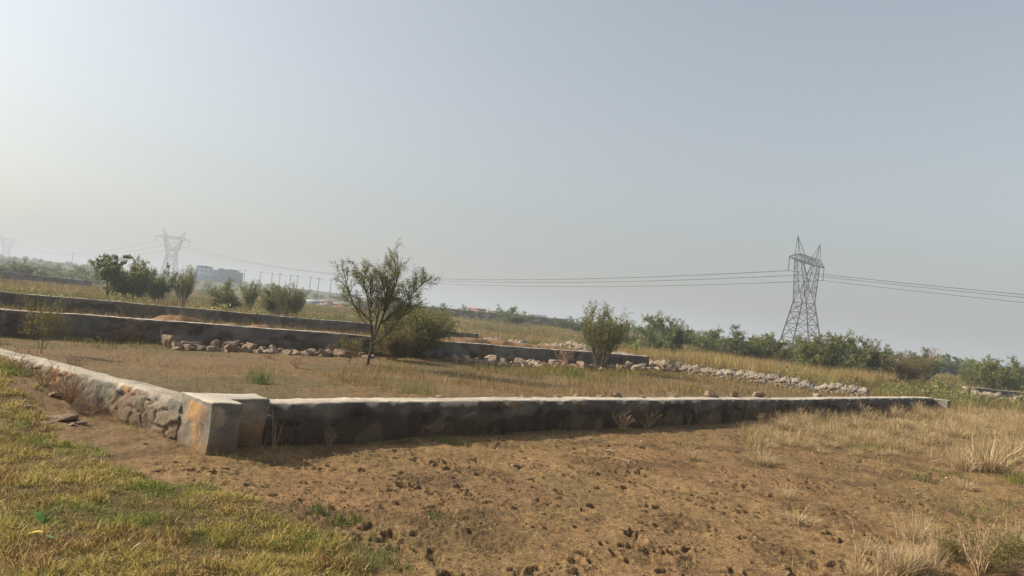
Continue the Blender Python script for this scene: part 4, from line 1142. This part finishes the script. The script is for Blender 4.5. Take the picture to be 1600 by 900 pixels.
weed_form('weed_fan2', 504, 16, 0.5, 3, 'dead')
def weed(key, u, v, wpx, hpx, label, group=None, name='dead_weed', cat='weed', yoff=0.0, z=None):
    g = off_wall(Gt(u, v)); k = g[1] / FOC
    o = bpy.data.objects.new(name, FORMS[key][0]); link(o)
    o.location = (g[0], g[1], gz1(g[0], g[1]) - 0.02)
    o.rotation_euler = (0, 0, rng.uniform(0, 6.28)); o.scale = (wpx * k, wpx * k, hpx * k)
    return tag(o, label, cat, group)
for key, u, v, wd, h, lb in [('weed_fork', 428, 701, 34, 66, 'pale forked dead weed standing right of the corner block'), ('weed_fan', 515, 695, 26, 22, 'small fan of dead stems against the shaded wall'), ('weed_fan2', 974, 672, 34, 34, 'bushy pale dead weed, left of a pair before the shaded wall'),
                             ('weed_fan', 1011, 669, 34, 30, 'bushy pale dead weed, right of a pair before the shaded wall'), ('weed_fork', 1075, 664, 12, 26, 'thin single dead stem before the shaded wall'), ('weed_fan2', 1103, 662, 18, 20, 'small dead weed third from the bushy pair along the wall'),
                             ('weed_fan', 1137, 659, 16, 20, 'small dead weed last before the straw belt by the wall'), ('weed_fork', 408, 705, 20, 22, 'leaning dead sprig close to the corner block'),
                             ('weed_fork', 707, 900, 24, 34, 'bent pale twig cut by the bottom frame edge'), ('weed_fork', 724, 860, 14, 44, 'thin dry stem standing alone in the lower soil'), ('weed_fork', 505, 770, 22, 28, 'faint dry sprig in the soil before the corner block'),
                             ('weed_fork', 916, 770, 16, 28, 'single dry stalk in the middle of the soil'), ('weed_fork', 1245, 820, 46, 46, 'angular pale dead branch sticking up from the soil'), ('weed_fork', 1340, 880, 40, 70, 'tall thin dead weed left of the upright straw fan'),
                             ('weed_fan', 1375, 905, 50, 66, 'dense dead weed at the bottom edge below the straw fan'), ('weed_fan', 1530, 900, 80, 76, 'large brown dead weed mixed with green in the lower right corner'), ('weed_fork', 1535, 860, 56, 70, 'dark leaning dead stem in the lower right corner')]:
    weed(key, u, v, wd, h, lb)
for k in range(34):
    u = rng.uniform(1170, 1450)
    weed('weed_fan' if k % 2 else 'weed_fan2', u, 655 - (u - 1200) * 0.048 + rng.uniform(-1, 6), rng.uniform(12, 24), rng.uniform(12, 26), 'dead weed growing in the straw belt against the shaded wall', 'dead weeds at the shaded wall foot')
for u, v, wd, h, lb in [(166, 642, 64, 48, 'largest red brown thorny twigs sprouting before the sunlit left wall'), (128, 628, 62, 44, 'tangled red brown twigs left of the largest twig clump by the wall'), (96, 614, 50, 32, 'low red brown twigs at the upper end of the sunlit wall'),
                        (146, 645, 56, 28, 'low broken twigs over the flat pale slab'), (204, 646, 30, 40, 'few thin reddish twigs at the right end of the twig clump'), (188, 640, 44, 66, 'tallest arching red brown twigs rising above the wall top')]:
    weed('thorn_twigs', u, v, wd, h, lb, name='thorny_twigs', cat='twigs')
for u, v, wd, h, lb in [(115, 580, 40, 34, 'dark bare twig reaching over the top of the left wall'), (463, 575, 26, 24, 'reddish dead weed alone inside the plot'), (420, 560, 30, 12, 'low dark twig on the plot soil near the rubble'), (60, 520, 80, 26, 'brown brush along the second wall behind the wispy sapling'),
                        (220, 532, 60, 20, 'brown brush in the gap of the rubble row'), (265, 532, 50, 20, 'brown brush behind the first rubble stones'), (890, 560, 50, 18, 'brown brush at the wall foot behind the bare sapling'), (605, 545, 60, 30, 'dark brown brush behind the acacia trunk'), (690, 556, 40, 24, 'reddish brush right of the drooping bush')]:
    weed('thorn_twigs', u, v, wd, h, lb, name='dead_brush', cat='brush')
# the milkweed sprig in the bank grass
g = Gt(72, 850)
t = thing('milkweed_plant', 'young broad leaved green plant with one yellow leaf in the bank grass', 'plant', (g[0], g[1], gz1(g[0], g[1]) - 0.01))
mb = MB(); mb.tube([(0, 0, 0), (-0.02, 0.0, 0.06), (-0.035, 0.01, 0.13)], [0.005, 0.004, 0.003], 5); mb.build('stem', M['dead'], t)
def leaf_shape(base, d, L, W, mat, name, parent, fold=0.25):
    d = unit(np.array(d, float)); s = unit(np.cross(d, [0, 0, 1.0])); nrm = np.cross(s, d)
    V, F = [], []
    for k in range(7):
        tt = k / 6; w = W * math.sin(math.pi * min(tt * 0.93 + 0.05, 1)) ** 0.7 / 2
        c = np.array(base) + d * L * tt - nrm * L * 0.25 * tt * tt
        V += [c - s * w + nrm * w * fold, c, c + s * w + nrm * w * fold]
    for k in range(6):
        a = k * 3
        F += [[a, a + 1, a + 4, a + 3], [a + 1, a + 2, a + 5, a + 4]]
    return mesh_np(name, np.array(V), np.array(F), mat, parent, smooth=True)
M['milkleaf'] = simple_mat('milkweed_leaf', (0.13, 0.24, 0.06), (0.20, 0.32, 0.09), 12, 0.5)
M['yellowleaf'] = simple_mat('yellow_leaf', (0.42, 0.33, 0.03), (0.55, 0.42, 0.05), 12, 0.5)
for d, L, z, m_ in (((-0.7, 0.2, 0.8), 0.10, 0.12, 'milkleaf'), ((0.3, 0.1, 1), 0.11, 0.13, 'milkleaf'), ((0.6, -0.2, 0.7), 0.10, 0.12, 'milkleaf'), ((-0.9, -0.2, 0.05), 0.075, 0.075, 'yellowleaf'), ((0.8, 0.1, 0.1), 0.07, 0.05, 'milkleaf')):
    lf = leaf_shape((-0.03, 0.005, z), d, L, L * 0.52, M[m_], 'leaf', t)
    if m_ == 'yellowleaf': lf['label'] = 'yellowed leaf'
g = Gt(201, 868)
t2 = leaf_shape((g[0], g[1], gz1(g[0], g[1]) + 0.01), (0.45, 0.1, 0.9), 0.085, 0.032, simple_mat('dead_leaf', (0.42, 0.43, 0.33), (0.55, 0.55, 0.44), 10, 0.6), 'dead_leaf', None)
tag(t2, 'single pale dry leaf caught upright in the bank grass', 'leaf')

# ------------------------------------------------------------------ pylons and wires
SC = 0.85
P2 = at_depth(1250, 545, 212); P1 = at_depth(262, 446, 544)
P2, P1 = P2[:2], P1[:2]
LN = unit(P1 - P2)                                  # along the line, away to the left
BR = np.array([LN[1], -LN[0]])                      # along the bridge
P0 = P1 + LN * np.linalg.norm(P1 - P2) * 1.12
P3 = P2 - LN * 430
H_T = 34.0
def lattice(mb, A, B, n, r):
    """zig-zag bracing between two legs A (2 points) and B (2 points)"""
    A, B = np.array(A, float), np.array(B, float)
    for k in range(n):
        t0, t1 = k / n, (k + 1) / n
        a0, a1 = A[0] + (A[1] - A[0]) * t0, A[0] + (A[1] - A[0]) * t1
        b0, b1 = B[0] + (B[1] - B[0]) * t0, B[0] + (B[1] - B[0]) * t1
        mb.bar(a0, b1, r); mb.bar(b0, a1, r); mb.bar(a1, b1, r)

def pylon():
    Hh = H_T
    t = thing('power_pylon', '', 'pylon')
    w0, w1, w1y, zw = 4.9, 3.1, 1.9, 0.46 * Hh
    zb, zt, hb = 0.80 * Hh, 0.855 * Hh, 12.6
    legs = MB()
    corners = [(-1, -1), (1, -1), (1, 1), (-1, 1)]
    body = MB()
    for sx, sy in corners:
        body.bar((sx * w0, sy * w0, 0), (sx * w1, sy * w1y, zw), 0.25, 0.20)
    for k in range(4):
        a, b_ = corners[k], corners[(k + 1) % 4]
        zs = [0, 0.34, 0.60, 0.82, 1.0]
        for i in range(len(zs) - 1):
            f = lambda c, q: np.array([c[0] * (w0 + (w1 - w0) * q), c[1] * (w0 + (w1y - w0) * q), zw * q])
            body.bar(f(a, zs[i]), f(b_, zs[i + 1]), 0.095); body.bar(f(b_, zs[i]), f(a, zs[i + 1]), 0.095); body.bar(f(a, zs[i + 1]), f(b_, zs[i + 1]), 0.095)
            m0 = (f(a, zs[i]) + f(b_, zs[i + 1])) / 2
            body.bar(m0, f(a, (zs[i] + zs[i + 1]) / 2), 0.05); body.bar(m0, f(b_, (zs[i] + zs[i + 1]) / 2), 0.05)
    body.build('tower_body', M['steel'], t)
    arms = MB()
    for sx in (-1, 1):
        for sy in (-1, 1):
            inner0, inner1 = (sx * 0.1, sy * 1.6, zw + 0.10 * Hh), (sx * 5.0, sy * 0.9, zb)
            outer0, outer1 = (sx * w1, sy * w1y, zw), (sx * 6.9, sy * 0.9, zb)
            arms.bar(outer0, inner0, 0.10); arms.bar((sx * 3.9, sy * 1.7, zw + 0.10 * Hh), inner0, 0.08)
            arms.bar(inner0, inner1, 0.10); arms.bar(outer0, outer1, 0.13)
            lattice(arms, (inner0, inner1), (outer0, outer1), 5, 0.062)
        lattice(arms, ((sx * w1, -w1y, zw), (sx * 6.9, -0.9, zb)), ((sx * w1, w1y, zw), (sx * 6.9, 0.9, zb)), 5, 0.062)
    arms.build('fork_arms', M['steel'], t)
    br = MB()
    for sy in (-1, 1):
        br.bar((-hb, 0, zb + 0.2), (0, sy * 0.9, zb), 0.11); br.bar((hb, 0, zb + 0.2), (0, sy * 0.9, zb), 0.11)
        br.bar((-hb, 0, zb + 0.3), (-6.9, sy * 0.9, zt), 0.10); br.bar((hb, 0, zb + 0.3), (6.9, sy * 0.9, zt), 0.10); br.bar((-6.9, sy * 0.9, zt), (6.9, sy * 0.9, zt), 0.10)
        xs = np.linspace(-6.9, 6.9, 11)
        for i in range(10):
            br.bar((xs[i], sy * 0.9, zt if i % 2 else zb), (xs[i + 1], sy * 0.9, zb if i % 2 else zt), 0.07); br.bar((xs[i], sy * 0.9, zb), (xs[i], sy * 0.9, zt), 0.062)
        for sx in (-1, 1):
            for q in (8.4, 10.2):
                yy = sy * 0.9 * (hb - q) / (hb - 6.9)
                br.bar((sx * q, yy, zb + 0.1), (sx * (q - 1.5), sy * 0.9 * (hb - q + 1.5) / (hb - 6.9), zt - (q - 8.4) * 0.45), 0.062)
    for xx in np.linspace(-6.9, 6.9, 11): br.bar((xx, -0.9, zb), (xx, 0.9, zb), 0.062); br.bar((xx, -0.9, zt), (xx, 0.9, zt), 0.062)
    br.build('bridge', M['steel'], t)
    for sx in (-1, 1):
        pk = MB(); tip = (sx * 8.1, 0, Hh)
        for a in ((4.4, -0.9), (4.4, 0.9), (7.2, -0.8), (7.2, 0.8)): pk.bar((sx * a[0], a[1], zt - (0.3 if a[0] > 7 else 0)), tip, 0.09)
        for q in (0.35, 0.65):
            pa = np.array([sx * 4.4, 0, zt]) * (1 - q) + np.array(tip) * q; pb = np.array([sx * 7.2, 0, zt]) * (1 - q) + np.array(tip) * q
            pk.bar(pa, pb, 0.062)
        pk.build('earth_wire_peak', M['steel'], t)
    def string(a, b_):
        ins = MB(); a, b_ = np.array(a, float), np.array(b_, float)
        k = 14
        pts = [a + (b_ - a) * i / (2 * k) for i in range(2 * k + 1)]
        ins.tube(pts, [0.16 if i % 2 else 0.07 for i in range(2 * k + 1)], 6)
        ins.build('insulator', M['insul'], t)
    for sx in (-1, 1): string((sx * (hb - 0.2), 0, zb + 0.15), (sx * (hb - 0.2), 0, zb - 3.6))
    for sx in (-1, 1): string((sx * 3.2, 0, zb - 0.05), (0, 0, zb - 3.3))
    return t
pyl = pylon()
pyl['label'] = 'tall steel lattice pylon rising above the thicket, seen nearly side on'
pyl.location = (P2[0], P2[1], float(zg(*P2)) - 0.3)
pyl.rotation_euler = (0, 0, math.atan2(BR[1], BR[0]))
def copy_tree(o, parent=None):
    c_ = o.copy(); COL.objects.link(c_)
    if parent is not None: c_.parent = parent
    for ch in list(o.children): copy_tree(ch, c_)
    return c_
PYL = {'2': pyl}
for key, P_, lb in (('1', P1, 'hazy pylon with a wide V shaped head behind the olive thorn trees'), ('0', P0, 'faintest pylon fading into haze and cut by the frame edge')):
    c_ = copy_tree(pyl); c_['label'] = lb
    c_.location = (P_[0], P_[1], float(zg(*P_)) - 0.3)
    PYL[key] = c_
BASE_Z = {'0': float(zg(*P0)), '1': float(zg(*P1)), '2': float(zg(*P2)), '3': float(zg(*P2))}
def wire(pa, pb, sag, rad, label, name='power_line', sub=0.0):
    ts = np.linspace(0, 1, 49)[:, None]
    p = np.array(pa)[None] * (1 - ts) + np.array(pb)[None] * ts
    p[:, 2] -= (4 * sag * ts * (1 - ts))[:, 0]
    mb = MB()
    for o_ in ((-sub, sub) if sub else (0,)):
        q = p.copy(); q[:, :2] += BR * o_
        mb.tube(q, np.full(len(q), rad), 4)
    return tag(mb.build(name, M['wire']), label, 'power line')
def att(key, P_, bx, z): return np.array([P_[0] + BR[0] * bx, P_[1] + BR[1] * bx, BASE_Z[key] - 0.3 + z])
zc = 0.80 * H_T - 3.6
spans = [('2', P2, '1', P1, 'between the tall pylon and the hazy wide headed pylon', 12.0, 0.075), ('1', P1, '0', P0, 'between the hazy wide headed pylon and the faintest one', 12.0, 0.06), ('2', P2, '3', P3, 'running from the tall pylon out past the right frame edge', 9.0, 0.065)]
for ka, A_, kb, B_, wh, sag, rd in spans:
    for bx, z, nm in ((-12.4, zc, 'nearer outer'), (0, zc + 0.3, 'middle'), (12.4, zc, 'farther outer')):
        wire(att(ka, A_, bx, z), att(kb, B_, bx, z), sag, rd, nm + ' power cable ' + wh, sub=0.22)
    for bx, nm in ((-8.1, 'nearer'), (8.1, 'farther')):
        wire(att(ka, A_, bx, H_T), att(kb, B_, bx, H_T), sag * 0.8, 0.008, nm + ' thin earth wire ' + wh, 'earth_wire')

# ------------------------------------------------------------------ far poles
M['pole'] = simple_mat('pole_concrete', (0.16, 0.16, 0.16), (0.24, 0.24, 0.235), 1)
poles = [(111, 420, 560), (345, 445, 470), (372, 447, 450), (380, 447, 440), (405, 447, 420), (423, 450, 400), (435, 451, 395), (452, 452, 390), (463, 453, 370), (483, 456, 350), (496, 458, 340), (515, 461, 330)]
polpos = []
for u, v, D in poles:
    g = at_depth(u, v, D)
    z = float(zg(g[0], g[1]))
    hh = 9.2
    t = thing('utility_pole', 'thin concrete utility pole on the far rise left of the open acacia', 'pole', (g[0], g[1], z - 0.2), rng.uniform(-0.2, 0.2), group='utility poles on the far rise')
    mb = MB(); mb.bar((0, 0, 0), (0, 0, hh), 0.24, 0.15, 8); mb.build('pole_shaft', M['pole'], t)
    mb = MB(); mb.box((0, 0, hh - 0.6), (2.0, 0.14, 0.16)); mb.build('cross_arm', M['steel'], t)
    polpos.append((g[0], g[1], z + hh - 0.4))
for k in range(4, len(polpos) - 1):
    wire(polpos[k], polpos[k + 1], 0.5, 0.05, 'thin wire strung between the far utility poles', 'pole_wire')['group'] = 'wires between the far poles'

# ------------------------------------------------------------------ far buildings
def wall_mat(name, c): return simple_mat(name, tuple(np.array(c) * 0.9), tuple(np.array(c) * 1.05), 0.3)
M['blueglass'] = wall_mat('blue_grey_cladding', (0.075, 0.115, 0.19)); M['glass'] = wall_mat('window_glass', (0.05, 0.07, 0.09))
M['white'] = wall_mat('white_paint', (0.42, 0.43, 0.42)); M['cream'] = wall_mat('cream_paint', (0.42, 0.37, 0.30)); M['redroof'] = wall_mat('red_sheet_roof', (0.36, 0.13, 0.10))
M['pink'] = wall_mat('faded_pink_paint', (0.42, 0.25, 0.23)); M['orange'] = wall_mat('orange_paint', (0.45, 0.22, 0.05)); M['teal'] = wall_mat('blue_green_render', (0.22, 0.33, 0.37)); M['greysheet'] = wall_mat('grey_sheet', (0.30, 0.34, 0.38)); M['bluesheet'] = wall_mat('blue_grey_sheet_roof', (0.36, 0.42, 0.48))

def building(name, label, u0, u1, vtop, vbase, D, depth, wallm, cat='building', storeys=3, bays=10, roof=None, roofm=None, steps=(), turn=0.0, sink=1.5):
    a, b_ = at_depth(u0, (vtop + vbase) / 2, D), at_depth(u1, (vtop + vbase) / 2, D)
    c_ = (a + b_) / 2; wdt = np.linalg.norm((b_ - a)[:2])
    zb_ = at_depth((u0 + u1) / 2, vbase, D)[2] - sink; h = at_depth((u0 + u1) / 2, vtop, D)[2] - zb_
    rz = math.atan2(b_[1] - a[1], b_[0] - a[0]) + turn
    t = thing(name, label, cat, (c_[0], c_[1], zb_), rz)
    mb = MB(); mb.box((0, depth / 2, h / 2), (wdt, depth, h))
    for x0, x1, extra in steps: mb.box(((x0 + x1) / 2 * wdt, depth / 2, h + extra / 2 + 0.002), ((x1 - x0) * wdt, depth * 0.8, extra))
    mb.build('wall', M[wallm], t)
    if roof == 'gable':
        V = np.array([[-wdt / 2 - .4, -.5, h + .01], [wdt / 2 + .4, -.5, h + .01], [wdt / 2 + .4, depth + .5, h + .01], [-wdt / 2 - .4, depth + .5, h + .01], [-wdt / 2 - .4, depth / 2, h + depth * 0.07], [wdt / 2 + .4, depth / 2, h + depth * 0.07]])
        mesh_np('roof', V, [np.array([[0, 1, 5, 4], [2, 3, 4, 5], [3, 2, 1, 0]]), np.array([[1, 2, 5], [3, 0, 4]])], M[roofm or 'white'], t)
    elif roof == 'flat':
        mb = MB(); mb.box((0, depth / 2, h + 0.2), (wdt + 0.6, depth + 0.6, 0.38)); mb.build('roof', M[roofm or 'white'], t)
    if storeys:
        fh = h / storeys
        for s_ in range(storeys):
            for k in range(bays):
                mb = MB(); x_ = -wdt / 2 + wdt * (k + 0.5) / bays
                mb.box((x_, -0.03, fh * (s_ + 0.55)), (wdt / bays * 0.55, 0.10, fh * 0.45)); mb.build('window', M['glass'], t)
    return t
building('office_block', 'long blue grey office block standing in the haze under the power lines', 304, 366, 421, 441, 430, 14, 'blueglass', storeys=3, bays=9, steps=((-0.5, -0.28, 1.6), (0.05, 0.12, 1.0), (0.3, 0.4, 1.1)))
building('shed', 'low grey shed with blue grey roof left of the pink painted wall', 474, 496, 472, 479, 190, 8, 'greysheet', storeys=0, roof='gable', roofm='bluesheet')
building('painted_wall', 'faded pink and white painted compound wall before the rise', 500, 521, 472, 481, 185, 0.4, 'pink', cat='wall', storeys=0, roof='flat', roofm='white')
building('painted_wall', 'orange painted compound wall joining the pink one', 522, 544, 476, 484, 184, 0.4, 'orange', cat='wall', storeys=0, roof='flat', roofm='cream')
building('painted_wall', 'white painted compound wall ending behind the open acacia', 545, 559, 479, 487, 183, 0.4, 'white', cat='wall', storeys=0)
building('tank_house', 'small dark block beside the pink painted wall', 495, 512, 475, 484, 178, 5, 'greysheet', storeys=1, bays=3)
building('house', 'blue green flat roofed house seen through the acacia branches', 596, 622, 463, 476, 330, 10, 'teal', storeys=2, bays=4)
building('house', 'blue green two storey house with a roof room above the dark wall', 681, 696, 478, 492, 330, 8, 'teal', storeys=2, bays=3, steps=((-0.15, 0.3, 1.4),))
building('shed', 'shed with faded red sheet roof and pink wall above the dark wall', 733, 757, 484, 493, 260, 9, 'pink', storeys=1, bays=4, roof='gable', roofm='redroof')
building('house', 'cream low house right of the red roofed shed', 762, 784, 487, 497, 280, 9, 'cream', storeys=1, bays=4, roof='flat')
building('warehouse', 'long white roofed warehouse with a blue grey side', 800, 854, 495, 504, 300, 18, 'greysheet', storeys=0, roof='gable', roofm='white')
building('house', 'tiny white house right of the long warehouse', 865, 874, 497, 506, 320, 6, 'white', storeys=1, bays=2)
building('house', 'low white building glimpsed at the foot of the tall pylon', 1229, 1236, 534, 541, 190, 5, 'white', storeys=1, bays=2)
building('house', 'tiny pale house in the gap of the right thicket', 1485, 1502, 569, 578, 170, 5, 'white', storeys=1, bays=2)
building('field_wall', 'bright pale low wall across the field left of the umbrella thorn tree', 71, 104, 442, 446, 118, 0.5, 'cream', cat='wall', storeys=0, sink=0.6)
building('field_wall', 'thin pale low wall farther out in the field left of the umbrella thorn', 70, 140, 433, 436, 150, 0.5, 'cream', cat='wall', storeys=0, sink=0.6)
# far scrub that reads as one hazy mass
def scrub(name, bx_, by_, sz, m_, lf, mat, label):
    n = len(bx_)
    off = rng.normal(0, 1, (n, m_, 3)); off /= np.linalg.norm(off, axis=2)[..., None]; off *= rng.random((n, m_, 1)) ** 0.4
    ctr = np.stack([bx_, by_, zg(bx_, by_) + sz * 0.5], -1)[:, None] + off * np.stack([sz * 1.1, sz * 1.1, sz * 0.7], -1)[:, None]
    ctr = ctr.reshape(-1, 3)
    d1_ = rng.normal(0, 1, ctr.shape); d2_ = np.cross(d1_, rng.normal(0, 1, ctr.shape))
    d1_ /= np.linalg.norm(d1_, axis=1)[:, None]; d2_ /= np.linalg.norm(d2_, axis=1)[:, None]
    k_ = np.repeat(sz, m_)[:, None] * lf
    V = np.stack([ctr - d1_ * k_, ctr + d2_ * k_ * 0.4, ctr + d1_ * k_, ctr - d2_ * k_ * 0.4], 1).reshape(-1, 3)
    tag(mesh_np(name, V, np.arange(len(V)).reshape(-1, 4), M[mat]), label, 'scrub', kind='stuff')
n = 620
r_ = 150 * (1100 / 150) ** rng.random(n); a_ = np.where(rng.random(n) < 0.55, rng.uniform(-0.72, -0.30, n), rng.uniform(0.10, 0.72, n))
bx_, by_ = r_ * np.sin(a_), r_ * np.cos(a_)
sz = np.where(a_ < 0, rng.uniform(0.9, 2.2, n), rng.uniform(1.3, 3.4, n))
scrub('far_scrub', bx_, by_, sz, 90, 0.26, 'leaf_dark', 'hazy scrub spread over the far plain and rise')
n = 420
r_ = 36 * (170 / 36) ** rng.random(n); a_ = rng.uniform(-0.76, 0.72, n)
bx_, by_ = r_ * np.sin(a_), r_ * np.cos(a_)
q_ = (bx_ - W2a[0]) * (-W2n[0]) + (by_ - W2a[1]) * (-W2n[1])
ok = ((q_ > 9) | (((bx_ - W1[0]) * U[0] + (by_ - W1[1]) * U[1]) > 29)) & (rng.random(n) < sstep(0.38, 0.6, fbm(bx_ * 0.05, by_ * 0.05, 491, 3)))
bx_, by_ = bx_[ok], by_[ok]
scrub('low_scrub', bx_[::2], by_[::2], rng.uniform(0.25, 0.65, len(bx_))[::2], 110, 0.14, 'leaf_dry', 'low dry scrub dotted through the open grassland')
scrub('low_scrub', bx_[1::2], by_[1::2], rng.uniform(0.3, 0.8, len(bx_))[1::2], 110, 0.14, 'leaf_olive', 'low olive scrub dotted through the open grassland')
# white marker post in the thicket
g = at_depth(1401, 590, 58)
t = thing('marker_post', 'short white painted post with a pointed cap standing in the right thicket', 'post', (g[0], g[1], float(zg(g[0], g[1])) - 0.1))
zt = at_depth(1401, 561, 58)[2] - float(zg(g[0], g[1])) + 0.1
mb = MB(); mb.box((0, 0, zt / 2 - 0.15), (0.42, 0.42, zt - 0.3)); mb.build('post_shaft', M['white'], t)
mb = MB(); mb.bar((0, 0, zt - 0.3), (0, 0, zt), 0.34, 0.05, 4); mb.build('post_cap', M['white'], t)

plant('wispy_sapling', 1545, 893, 815, 150, 'low straggling green and straw weed filling the lower right corner', 'weed', name='straggling_weed', leaf='leaf_yellow')
plant('wispy_sapling', 1500, 880, 835, 80, 'small leafy weed at the left side of the lower right weed mass', 'weed', name='straggling_weed', leaf='leaf_yellow')
